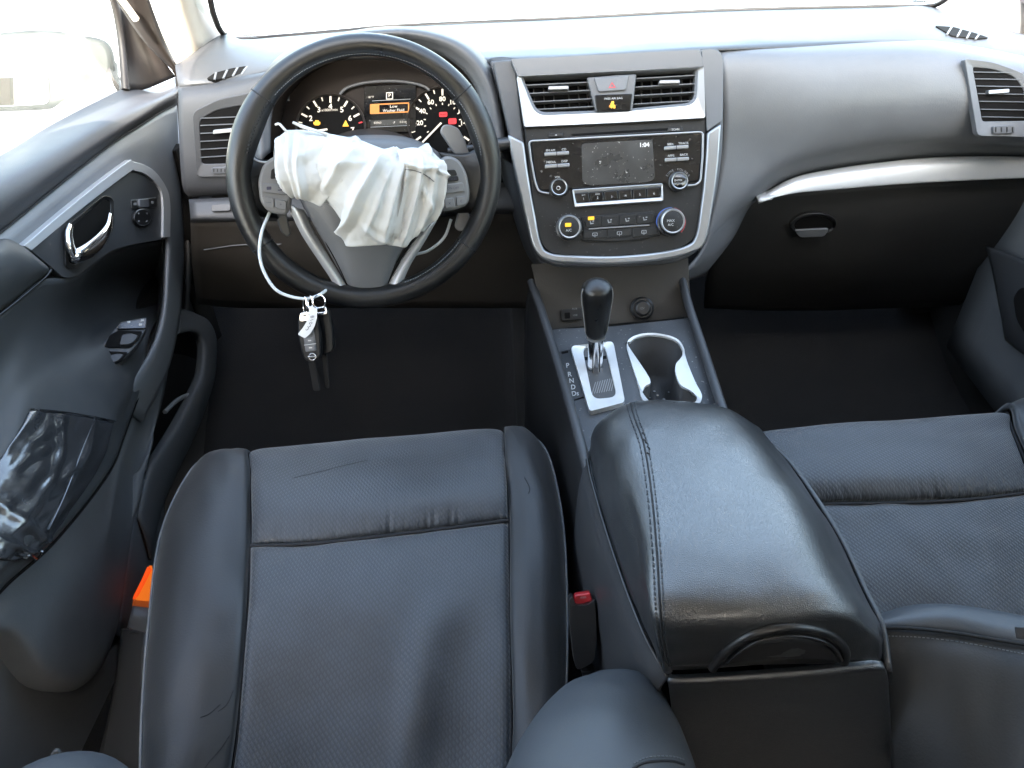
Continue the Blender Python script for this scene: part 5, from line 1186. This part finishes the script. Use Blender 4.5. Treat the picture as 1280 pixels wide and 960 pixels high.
# inner wing of its backrest: a padded crest over a stitched seam, then the flat inner side
bw = [[P(x, y, d=d) for x, y, d in r_] for r_ in (
    ((1088, 790, .80), (1120, 772, .80), (1180, 772, .79), (1250, 784, .78), (1330, 800, .76)),
    ((1092, 770, .765), (1135, 757, .76), (1185, 755, .75), (1250, 764, .74), (1330, 780, .72)),
    ((1096, 776, .742), (1140, 768, .735), (1190, 768, .725), (1250, 780, .715), (1330, 796, .70)),
    ((1098, 785, .735), (1140, 786, .725), (1195, 792, .715), (1250, 801, .705), (1330, 814, .69)))]
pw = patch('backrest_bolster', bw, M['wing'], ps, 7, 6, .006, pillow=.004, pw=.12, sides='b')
bs2 = [[P(x, y, d=d) for x, y, d in r_] for r_ in (
    ((1099, 786, .737), (1140, 788, .727), (1195, 794, .717), (1250, 803, .707), (1330, 816, .69)),
    ((1102, 820, .73), (1145, 824, .715), (1200, 830, .70), (1255, 840, .69), (1335, 850, .67)),
    ((1108, 890, .72), (1150, 900, .70), (1205, 905, .68), (1260, 910, .67), (1340, 920, .64)),
    ((1116, 980, .71), (1155, 985, .69), (1210, 990, .665), (1265, 990, .65), (1345, 1000, .62)))]
pws = patch('backrest_side', bs2, M['bolster'], ps, 6, 6, .006)
pdn = Drape(pws)
tube('bolster_seam', [p + V((0, 0, .0005)) for p in bw[-1]], .0018, M['seam'], ps, 8, n=40)
stitches('bolster_stitching', [(1110, 795), (1150, 797), (1200, 803), (1250, 812), (1290, 820)], pdn, M['thread'], ps, 34, h=.0005, r=.0006)
bpl = Plane(P(1279, 800, d=.69), ray(1279, 800) * -1)
plate('fabric_label', fillet([(1268, 783), (1290, 785), (1290, 800), (1270, 798)], 2), bpl, M['bolster'], ps, h=.012, t=.003, bev=.0008)

# seat backs: they rise behind the picture's lower edge
for seat, cx in ((ds, -.16), (ps, .56)):
    bk_ = [[V((cx + x, y - abs(x) * .1 + (.05 if abs(x) > .2 else 0), z)) for x in (-.26, -.2, -.1, .1, .2, .26)] for y, z in ((.13, .24), (.10, .40), (.04, .60), (-.06, .82), (-.16, .93), (-.24, .90))]
    patch('backrest', bk_, M['bolster'], seat, 5, 5, .08)

# ================================================================== SEAT BELT BUCKLE
bk = thing('seat_belt_buckle', 'black seat belt buckle with red release button between seat and console', 'buckle', P(732, 838, d=.86))
BP = Plane(P(728, 790, d=.84), (V((0, -.75, .65))))
plate('buckle_body', fillet([(711, 752, 3), (722, 757, 3), (735, 756, 2), (744, 749, 2), (746, 800, 5), (743, 828, 8), (722, 838, 8), (718, 830, 6), (712, 780, 6)], 3), BP, M['black'], bk, h=0, t=.024, bev=.004, seg=3)
rb_ = plate('release_button', fillet([(719, 744, 2), (738, 741, 2), (741, 752, 3), (732, 754, 2), (722, 760, 2), (716, 754, 2)], 2), BP, M['red'], bk, h=-.008, t=.014, bev=.002)
plate('buckle_lip', fillet([(711, 750, 2), (716, 745, 2), (720, 757, 2), (714, 757, 2)], 1), BP, M['black'], bk, h=.001, t=.02, bev=.001)
text('release_lettering', 'PRESS', 729, 747, 3.2, BP, M['print'], rb_, h=-.0076, rot=6)
tube('buckle_stem', [BP(734, 834, -.012), BP(738, 852, -.02), BP(742, 900, -.05)], .008, M['black'], bk, 10, n=8)
# ================================================================== DRIVER'S DOOR
dr = thing('driver_door', 'dark driver door panel with silver trim, armrest and window at the left', 'car door', (-.66, .7, .1))
def X(pix, xs): return [P(x, y, x=xx) for (x, y), xx in zip(pix, xs if isinstance(xs, (list, tuple)) else [xs] * len(pix))]
def ext(p, q, k): return q + (q - p) * k
# top roll under the window
roll = [X([(-170, 255), (-60, 215), (0, 194), (60, 158), (118, 128), (163, 108), (198, 109), (221, 96)], [-.735] * 7 + [-.70]),
        X([(-170, 262), (-60, 222), (0, 201), (62, 164), (120, 134), (166, 113), (199, 112), (222, 99)], [-.715] * 7 + [-.68]),
        X([(-170, 300), (-60, 250), (0, 226), (66, 188), (124, 153), (170, 130), (200, 120), (223, 110)], [-.655] * 6 + [-.65, -.645]),
        X([(-170, 345), (-60, 292), (0, 262), (66, 216), (130, 172), (172, 147), (200, 131), (222, 120)], [-.640] * 8),
        X([(-170, 390), (-60, 328), (0, 290), (62, 240), (137, 181), (175, 156), (202, 139), (221, 130)], [-.650] * 8)]
top_roll = patch('top_roll', roll, M['doorroll'], dr, 5, 6, .006)
tube('panel_crease', [p + V((.001, 0, 0)) for p in roll[-1]], .0016, M['seam'], dr, 6, n=80)
# mid panel and the curved front frame band
mp = [X([(-170, 391), (-60, 329), (0, 291), (62, 241), (137, 182), (175, 157), (194, 144), (208, 136), (221, 131)], [-.652] * 9),
      X([(-170, 440), (-60, 375), (0, 320), (62, 270), (140, 210), (182, 192), (200, 191), (212, 190), (224, 190)], [-.645] * 6 + [-.643, -.645, -.655]),
      X([(-170, 520), (-60, 440), (0, 370), (62, 330), (140, 290), (186, 270), (207, 264), (218, 260), (228, 256)], [-.66, -.66, -.66, -.66, -.66, -.655, -.640, -.640, -.655]),
      X([(-170, 600), (-60, 500), (0, 440), (62, 400), (140, 360), (193, 342), (206, 334), (219, 327), (230, 320)], [-.72, -.72, -.72, -.74, -.76, -.73, -.637, -.636, -.655]),
      X([(-170, 680), (-60, 580), (0, 520), (62, 470), (135, 440), (189, 406), (201, 396), (214, 392), (226, 388)], [-.72, -.72, -.72, -.74, -.76, -.73, -.636, -.634, -.655]),
      X([(-170, 740), (-60, 640), (0, 580), (60, 530), (110, 500), (165, 462), (184, 445), (197, 452), (212, 458)], [-.70, -.70, -.70, -.69, -.68, -.68, -.624, -.624, -.65]),
      X([(-170, 800), (-60, 700), (0, 640), (50, 600), (90, 560), (125, 528), (147, 497), (160, 512), (178, 528)], [-.70, -.70, -.68, -.66, -.65, -.65, -.603, -.606, -.64])]
mid_panel = patch('mid_panel', mp, M['door'], dr, 5, 6, .006)
# bezel plane: inner handle surround and silver trim
M['bezel'] = mat('charcoal_bezel', (.04, .041, .043), .5, grain=.3, gs=600, gd=.3, var=.1)
b0, b1, b2 = P(45, 315, x=-.640), P(160, 215, x=-.640), P(204, 296, x=-.634)
BN = (b1 - b0).cross(b2 - b0).normalized(); BN = BN if BN.dot(CAM - b0) > 0 else -BN
DP = Plane(b0, BN)
to = [(30, 307), (95, 252), (157, 204), (167, 202), (190, 211), (207, 232), (213, 254), (213, 296)]
ti = [(40, 313), (100, 263), (160, 217), (170, 214), (184, 219), (199, 234), (204, 252), (204, 297)]
strip('silver_trim', cpoly(to, 48), cpoly(ti, 48), DP, M['doortrim'], dr, h=.006, t=.014, bev=.003)
bz = fillet([(36, 311, 3), (160, 214, 5), (182, 217, 8), (201, 236, 8), (206, 254, 4), (205, 299, 3), (170, 305, 6), (140, 313, 8), (94, 347, 8), (80, 348, 6), (62, 332, 4)], 5, 5)
bezel = plate('handle_bezel', bz, DP, M['bezel'], dr, h=.002, t=.012, bev=.001)
rc_o = fillet([(82, 284, 8), (131, 243, 6), (143, 248, 6), (143, 290, 10), (94, 338, 8), (82, 334, 6)], 5, 5); rc_i = fillet([(86, 287, 7), (130, 249, 5), (138, 252, 5), (138, 289, 9), (94, 331, 7), (86, 328, 5)], 5, 5)
hr = ring('handle_recess', rc_o, rc_i, DP, M['black'], bezel, h=.005, t=.005, bev=.001, hi=.0025)
plate('recess_back', rc_i, DP, M['void'], bezel, h=.0026, t=.001, bev=0)
hp = [DP(x, y, h) for x, y, h in ((138, 270, .010), (135, 285, .018), (126, 299, .022), (113, 311, .022), (99, 319, .018), (87, 321, .010))]
tube('door_handle', hp, [.0062, .0080, .0104, .0112, .0108, .0080], M['chrome'], dr, 16, n=40, flat=(BN, .6))
tube('handle_post', [DP(x, y, h) for x, y, h in ((88, 283, .007), (86, 294, .011), (88, 308, .014), (93, 319, .014))], [.0060, .0080, .0088, .0080], M['chrome'], dr, 14, n=24, flat=(BN, .6))
# lock rocker and mirror control
lk = plate('lock_panel', fillet([(164, 250, 2), (196, 247, 2), (197, 259, 2), (165, 262, 2)], 2), DP, M['black'], dr, h=.004, t=.004, bev=.0008)
plate('lock_rocker', fillet([(174, 249, 2), (186, 248, 2), (187, 259, 3), (175, 260, 3)], 2), DP, M['pad'], lk, h=.008, t=.005, bev=.0012)
for x, y in ((169, 255), (191, 253)): plate('lock_mark', fillet(quad(x - 1.6, y - 1.6, x + 1.6, y + 1.6), .8), DP, M['lprint'], lk, h=.0045, t=.0008, bev=0)
circ = lambda cx, cy, r, n=32: [(cx + r * math.cos(i * math.tau / n), cy + r * math.sin(i * math.tau / n)) for i in range(n)]
plate('mirror_control_base', circ(179, 272, 12.4), DP, M['black'], dr, h=.0045, t=.004, bev=.001)
mk = plate('mirror_control', circ(179, 271.5, 10.8), DP, M['black'], dr, h=.0085, t=.006, bev=.0015)
n = 26; ring('control_ring', [(179 + 10.2 * math.cos(i * math.tau / n), 272 + 10.2 * math.sin(i * math.tau / n)) for i in range(n)], [(179 + 9.2 * math.cos(i * math.tau / n), 272 + 9.2 * math.sin(i * math.tau / n)) for i in range(n)], DP, M['pad'], mk, h=.0085, t=.002, bev=.0003)
for a in range(4):
    an = math.radians(a * 90 + 45); plate('control_mark', [(179 + 6.6 * math.cos(an + e), 271.5 + 6.6 * math.sin(an + e)) if e else (179 + 8 * math.cos(an), 271.5 + 8 * math.sin(an)) for e in (-.2, 0, .2)], DP, M['lprint'], mk, h=.0100, t=.0008, bev=0)
# soft upper pad behind the handle, with a stitched edge
up = [X([(-170, 405), (-60, 335), (0, 299), (30, 308)], [-.640, -.638, -.636, -.636]), X([(-170, 425), (-60, 352), (2, 318), (45, 321)], [-.625, -.622, -.620, -.624]),
      X([(-170, 475), (-60, 390), (8, 350), (60, 334)], [-.622, -.618, -.616, -.622]), X([(-170, 520), (-60, 430), (0, 388), (52, 350), (62, 336)][0:1] + [(-60, 432), (2, 388), (61, 340)], [-.635, -.632, -.630, -.634])]
pad_ = patch('armrest_pad', up, M['arm'], dr, 7, 5, .008)
pdd = Drape(pad_)
tube('pad_seam', [p + V((.001, 0, 0)) for p in X([(-60, 436), (2, 391), (50, 352), (62, 339), (62, 334)], -.631)], .0018, M['black'], dr, 8, n=30)
# armrest: hollow inner slope, top with the switches, rounded edge, underside
ar = [X([(-170, 530), (-60, 438), (0, 394), (50, 353), (95, 346), (140, 315), (204, 301)], [-.634, -.632, -.632, -.634, -.640, -.648, -.650]),
      X([(-170, 600), (-60, 500), (0, 450), (45, 405), (90, 388), (128, 352), (203, 345)], [-.640, -.638, -.640, -.648, -.68, -.735, -.73]),
      X([(-170, 650), (-60, 560), (0, 505), (38, 460), (85, 430), (138, 393), (199, 390)], [-.628, -.622, -.62, -.63, -.655, -.715, -.71]),
      X([(-170, 720), (-60, 640), (0, 575), (36, 520), (90, 478), (145, 425), (189, 412)], [-.60, -.595, -.59, -.597, -.612, -.640, -.650]),
      X([(-170, 850), (-60, 765), (0, 692), (52, 642), (108, 565), (143, 505), (182, 443)], [-.565, -.556, -.55, -.552, -.568, -.588, -.628]),
      X([(-170, 880), (-60, 795), (0, 720), (62, 662), (128, 578), (153, 522), (185, 446)], [-.57, -.56, -.553, -.555, -.57, -.59, -.632])]
ar.append(X([(-170, 897), (-60, 812), (0, 736), (66, 676), (133, 592), (155, 540), (187, 450)], [-.585, -.575, -.568, -.568, -.583, -.602, -.638]))
ar.append([p + V((-.06, 0, -.015)) for p in ar[-1]])
armr = patch('armrest', ar, M['arm'], dr, 7, 7, .006)
tube('armrest_edge_seam', [p + V((.001, 0, -.001)) for p in ar[6]], .0028, M['void'], dr, 8, n=80)
ardr = Drape(armr)
# dark wall of the grab pocket ahead of the switches
gw = [X([(140, 314), (172, 306), (205, 300)], [-.652] * 3), X([(142, 350), (172, 345), (205, 340)], [-.74] * 3), X([(150, 395), (172, 392), (199, 392)], [-.74] * 3)]
# switch panel on the armrest
sp_b = ardr.hit(140, 437); SW = Plane(ardr(140, 437, 0), (P(140, 430, x=-.62) - P(140, 430, x=-.62) + V((.35, -.25, .9))))
def onarm(L, h): return [ardr(x, y, h) for x, y in L]
swp = plate('switch_panel', fillet([(112, 452, 4), (126, 432, 3), (150, 402, 3), (184, 396, 3), (183, 410, 3), (172, 430, 4), (150, 453, 4)], 3, 4), SW, M['bezel'], dr, h=.004, t=.012, bev=.0015)
plate('switch_row', fillet([(150, 404, 2), (183, 398, 2), (182, 410, 2), (146, 411, 2)], 1.5), SW, M['gloss'], swp, h=.0075, t=.004, bev=.0006)
for x, y in ((161, 402.5), (178, 400.5), (175.5, 405.5)): plate('switch_mark', fillet(quad(x - 2, y - 1.2, x + 2, y + 1.2), .8), SW, M['print'], swp, h=.0082, t=.0006, bev=0)
for L, nm in (([(130, 434), (137, 419), (148, 413), (178, 414), (174, 424), (163, 434)], 'window_switch_well'), ([(114, 452), (121, 441), (137, 439), (160, 440), (153, 450), (141, 457)], 'window_switch_well')):
    plate(nm, fillet(L, 2), SW, M['void'], swp, h=.0066, t=.001, bev=0)  # flat black shapes stand in for the shade around the switches
for L in ([(148, 431), (151, 418), (162, 415.5), (174, 419), (168, 427), (160, 431)], [(130, 453), (135, 444), (146, 441), (156, 443), (149, 450), (140, 454)]):
    plate('window_switch', fillet(L, 3, 4), SW, M['black'], swp, h=.0085, t=.010, bev=.002, seg=3)
_d = 0 and plate('switch_divider', [(128, 437), (168, 433), (164, 440), (126, 442)], SW, M['black'], swp, h=.009, t=.006, bev=.001)
tube('frame_seam', [p + V((.002, -.001, 0)) for p in X([(204, 299), (203, 345), (198, 392), (185, 438), (166, 468), (147, 494)], [-.644, -.646, -.644, -.632, -.62, -.605])], .0016, M['void'], dr, 8, n=50)
# lower panel with its map pocket
lo = [X([(-170, 870), (-60, 780), (0, 720), (66, 660), (130, 575), (152, 525), (184, 447), (212, 385)], [-.635, -.632, -.63, -.63, -.635, -.64, -.648, -.66]),
      X([(-170, 900), (-60, 815), (0, 750), (66, 705), (130, 632), (152, 572), (182, 490), (214, 432)], [-.63] * 6 + [-.64, -.65]),
      X([(-170, 940), (-60, 845), (0, 775), (62, 770), (124, 710), (146, 640), (172, 550), (202, 505)], [-.625, -.622, -.62, -.618, -.62, -.63, -.65, -.66]),
      X([(-170, 965), (-60, 860), (0, 790), (63, 848), (112, 845), (145, 790), (162, 680), (173, 588)], [-.63, -.63, -.628, -.626, -.626, -.63, -.636, -.64])]
lo.append([p + V((-.05, 0, -.02)) for p in lo[-1]])
low = patch('lower_panel', lo, M['doorlow'], dr, 6, 6, .005)
pk = [X([(219, 416), (236, 412), (252, 420), (262, 450)], [-.66, -.655, -.65, -.65]), X([(195, 500), (215, 500), (232, 505), (250, 500)], [-.70] * 4), X([(168, 590), (176, 594), (186, 596), (198, 590)], [-.665] * 4)]
pocket_liner = patch('pocket_liner', [[p + V((-.02, 0.005, 0)) for p in r_] for r_ in [X([(212, 405), (236, 402), (262, 410), (272, 440)], -.68), X([(180, 500), (215, 500), (240, 505), (262, 500)], -.72), X([(150, 600), (176, 610), (196, 612), (215, 595)], -.69)]], M['void'], dr, 5, 5, .004)
inn = [(221, 418), (238, 414), (250, 418), (256, 432), (255, 460), (250, 480), (228, 525), (206, 562), (188, 592), (174, 650)]
out_ = [(223, 384), (245, 392), (262, 402), (271, 425), (270, 462), (264, 490), (246, 540), (222, 590), (202, 640), (190, 700)]
band = [X(inn, [-.662, -.658, -.655, -.652, -.650, -.648, -.645, -.640, -.636, -.636]), None, X(out_, [-.675, -.668, -.662, -.66, -.658, -.656, -.654, -.65, -.645, -.642])]
band[1] = [a.lerp(b, .5) + V((.005, -.002, .001)) for a, b in zip(band[0], band[2])]
band.insert(0, [p + V((-.02, .006, 0)) for p in band[0]])
patch('pocket_rim', band, M['rim'], dr, 6, 5, .005)
below = [X([(171, 592), (188, 603), (204, 602)], [-.64, -.64, -.65]), X([(162, 670), (185, 668), (205, 660)], [-.64, -.645, -.655]), X([(145, 792), (165, 800), (185, 790)], [-.645, -.65, -.66])]
patch('lower_panel_end', below, M['doorlow'], dr, 4, 5, .005)
tube('pocket_divider', X([(206, 515), (222, 500), (238, 493), (248, 491)], [-.672, -.668, -.662, -.655]), .0045, M['door'], dr, 10, n=20)
lowsill = [X([(-170, 960), (-60, 880), (0, 795), (63, 850), (112, 846), (152, 796)], -.66), X([(-170, 1000), (-60, 960), (0, 920), (60, 940), (110, 940), (150, 900)], -.67), X([(-170, 1100), (-60, 1060), (0, 1030), (60, 1040), (110, 1040), (150, 1010)], -.66)]
patch('door_foot', lowsill, M['doorlow'], dr, 5, 5, .005)
tube('door_weather_strip', [P(x, y, x=xx) for x, y, xx in ((223, 96, -.645), (225, 130, -.66), (229, 190, -.67), (233, 260, -.675), (236, 330, -.68), (232, 400, -.69))], .0062, M['rubber'], dr, 10, n=40)
# window frame, triangle cover and glass
gx = -.735
gp_ = [[P(x, y, x=gx + .0) for x, y in ((-170, 262), (-60, 218), (0, 198), (60, 160), (118, 130), (156, 112))],
       [P(x, y, x=gx + .01) for x, y in ((-170, 100), (-60, 85), (0, 75), (60, 60), (110, 45), (153, 35))],
       [P(x, y, x=gx + .05) for x, y in ((-170, -120), (-60, -120), (0, -110), (60, -100), (100, -90), (140, -70))]]
win = patch('window_glass', gp_, M['sideglass'], dr, 4, 4, .004)
tube('window_frame', [P(x, y, x=xx) for x, y, xx in ((157, 112, -.72), (153, 60, -.72), (147, 20, -.715), (136, -20, -.71), (120, -70, -.70))], .0075, M['brown'], dr, 10, n=30)
tri = [[P(x, y, x=xx) for x, y, xx in r_] for r_ in (((143, 4, -.715), (160, 10, -.70), (180, 36, -.67)), ((150, 50, -.722), (172, 60, -.705), (200, 70, -.665)), ((155, 112, -.722), (180, 112, -.71), (220, 96, -.665)))]
patch('mirror_corner_cover', tri, M['brown'], dr, 6, 6, .005)
# outer frame leg that runs up beside the pillar, with the pale quarter light edge
patch('frame_leg', df, M['brown'], dr, 6, 4, .01)
tube('light_seal', [P(x, y, d=dd) for x, y, dd in ((148, -6, 1.17), (160, 10, 1.2), (170, 24, 1.22))], .006, M['beige'], dr, 8)

# black repair tape on the armrest edge
M['tape']
def tapep(rows_): return [[ardr(x, y, .0015) for x, y in r_] for r_ in rows_]
trw = [[(36, 513), (62, 515), (90, 519), (118, 523), (141, 528)], [(12, 556), (44, 560), (76, 567), (104, 574), (124, 580)], [(-20, 600), (10, 608), (44, 620), (72, 630), (88, 634)],
       [(-60, 640), (-20, 650), (14, 666), (42, 680), (54, 680)], [(-100, 670), (-60, 690), (-10, 700), (16, 700), (36, 694)]]
tp3 = tapep(trw)
ok = all(p is not None for r_ in tp3 for p in r_)
def tdisp(s, t):
    v = .0028 * abs(nz((s * 4 + t * 2, t * 3), 1.3, 51)) + .0022 * nz((s * 7, t * 7), 1.2, 57)
    v += .005 * fold(s - .35 - .2 * math.sin(3 * t), .05) * fold(t - .3, .25) - .004 * fold(s - .5 - .15 * t, .06) * fold(t - .25, .3)
    v += .004 * fold(t - .62 - .1 * s, .03) + .003 * fold(s - .75, .05) * fold(t - .2, .2) + .003 * fold(t - .84, .03)
    e = min(s, 1 - s, t, 1 - t)
    return max(v + .0016, .0006) * min(1, e / .03 + .25) 
if ok:
    tape = patch('tape_patch', tp3, M['tape'], None, 18, 16, .0008, disp=tdisp)
    tag(tape, 'wrinkled shiny black tape patch stuck on the door armrest edge', 'tape')
    tpd = Drape(tape)
    for L in ([(36, 513), (62, 514), (90, 518), (118, 522), (141, 527)], [(20, 692), (30, 697), (37, 693), (44, 697), (52, 690)]):
        q = [tpd(x, y, .0012) or ardr(x, y, .003) for x, y in L]; tube('torn_edge', [p for p in q if p], .0013, M['tape'], tape, 6, n=24)
    for L in ([(118, 523), (100, 570), (80, 620), (60, 662)],):
        q = [tpd(x, y, .0008) for x, y in L]; q = [p for p in q if p]
        if len(q) > 2: tube('tape_crease', q, .0009, M['tape'], tape, 6, n=24)

# orange light between door and seat, put in as emitting pieces
rf = thing('door_edge_lamp', 'glowing orange red lamp in the gap between door and driver seat', 'lamp', P(180, 745, x=-.60))
RP = Plane(P(178, 745, x=-.61), (.75, -.45, .45))
plate('lamp_lens', fillet([(190, 706, 2), (193, 722, 3), (191, 752, 4), (168, 750, 4), (172, 740, 4), (181, 722, 4)], 3), RP, M['lampglass'], rf, h=0, t=.008, bev=.002)
plate('lower_lens', fillet([(192, 748, 1), (191, 762, 3), (167, 760, 3), (169, 746, 1)], 2), RP, M['lampdim'], rf, h=-.001, t=.007, bev=.001)  # dimmer piece: the glow's fade put into the emission
plate('red_edge', fillet([(187, 708), (180, 724), (170, 744), (168, 750), (173, 745), (182, 728), (190, 712)], 1.5), RP, M['reflector'], rf, h=.002, t=.008, bev=.001)
sp = [[P(x, y, x=xx) for x, y, xx in r_] for r_ in (((166, 757, -.62), (180, 759, -.605), (193, 760, -.59)), ((150, 820, -.63), (166, 823, -.61), (186, 826, -.585)))]
patch('lamp_housing', sp, M['pad'], rf, 4, 4, .004)

# passenger door: only its lower front corner with the pocket edge shows
pdr = thing('passenger_door', 'dark passenger door corner with pocket at the right picture edge', 'car door', (.96, 1.0, .1))
pr_ = [[P(x, y, x=xx) for x, y, xx in r_] for r_ in (((1232, 308, .93), (1262, 318, .93), (1300, 332, .93), (1400, 350, .93)), ((1240, 340, .93), (1262, 350, .925), (1300, 362, .93), (1400, 380, .93)), ((1250, 390, .93), (1266, 400, .925), (1300, 420, .93), (1400, 430, .93)), ((1256, 425, .94), (1275, 440, .94), (1310, 460, .94), (1400, 480, .94)))]
pp2 = patch('lower_panel', pr_, M['rail'], pdr, 5, 5, .006)
pcd = Plane(P(1285, 380, x=.925), (-1, -.1, .1))
plate('pocket_opening', fillet([(1266, 372, 6), (1274, 360, 5), (1320, 356, 5), (1330, 430, 5), (1285, 424, 8), (1270, 400, 8)], 5), pcd, M['void'], pdr, h=.004, t=.006, bev=.001)
xr = .985
patch('side_panel', [[V((xr - .05, .30, .72)), V((xr - .05, .9, .74)), V((xr - .05, 1.28, .76))], [V((xr - .03, .3, .5)), V((xr - .03, .9, .5)), V((xr - .03, 1.3, .5))], [V((xr - .03, .3, .1)), V((xr - .03, .9, .1)), V((xr - .03, 1.3, .12))]], M['doorlow'], pdr, 5, 5, .02)
patch('window_glass', [[V((xr - .04, -.1, .72)), V((xr - .04, .6, .74)), V((xr - .04, 1.25, .77))], [V((xr - .1, -.1, 1.16)), V((xr - .1, .3, 1.18)), V((xr - .1, .72, 1.15))]], M['sideglass'], pdr, 4, 4, .004)
rollr = [[V((x, y, z + dz)) for y, dz in ((-.1, -.03), (.3, -.02), (.7, -.01), (1.05, 0))] for x, z in ((.985, .735), (.945, .74), (.905, .70), (.915, .64))]
patch('top_roll', rollr, M['doorroll'], pdr, 5, 5, .01)
armr2 = [[V((x, y, z + dz)) for y, dz in ((-.1, .0), (.3, .0), (.7, -.01), (.95, -.06))] for x, z in ((.95, .55), (.89, .545), (.875, .52), (.90, .47))]
patch('armrest', armr2, M['arm'], pdr, 5, 5, .01)
box('dash_end_cap', (.99, 1.45, .52), (.07, .30, .24), M['dark'], body, bev=.02)
# kick panel of the driver footwell
kp = [X([(240, 280), (285, 300), (335, 310)], [-.72, -.71, -.70]), X([(250, 390), (295, 405), (340, 405)], [-.72, -.70, -.68]), X([(240, 500), (285, 510), (335, 495)], [-.71, -.68, -.64]), X([(190, 660), (240, 620), (320, 580)], [-.70, -.66, -.60])]
patch('kick_panel', kp, M['knee'], body, 5, 5, .005)

M['housing'] = mat('grey_mirror_housing', (.02, .022, .02), .6)
# exterior mirror on the driver door
mi_ = thing('door_mirror', 'grey exterior door mirror outside the bright side window', 'door mirror', P(90, 90, x=-.95))
MP = Plane(P(60, 85, d=1.42), (P(60, 85, d=1) - CAM) * -1 + V((.0, -.2, .1)))
plate('mirror_housing', fillet([(-60, 45, 20), (60, 35, 30), (140, 50, 20), (146, 96, 20), (120, 124, 24), (60, 138, 20), (-60, 142, 20)], 14, 6), MP, M['housing'], mi_, h=0, t=.09, bev=.02, seg=4)
plate('mirror_pane', fillet([(-50, 98, 8), (60, 94, 8), (62, 130, 10), (-50, 136, 8)], 8, 6), MP, M['mirror'], mi_, h=.003, t=.006, bev=.001)
tube('mirror_foot', [MP(110, 110, -.05), P(150, 95, x=-.76)], .03, M['brown'], mi_, 12, n=6)
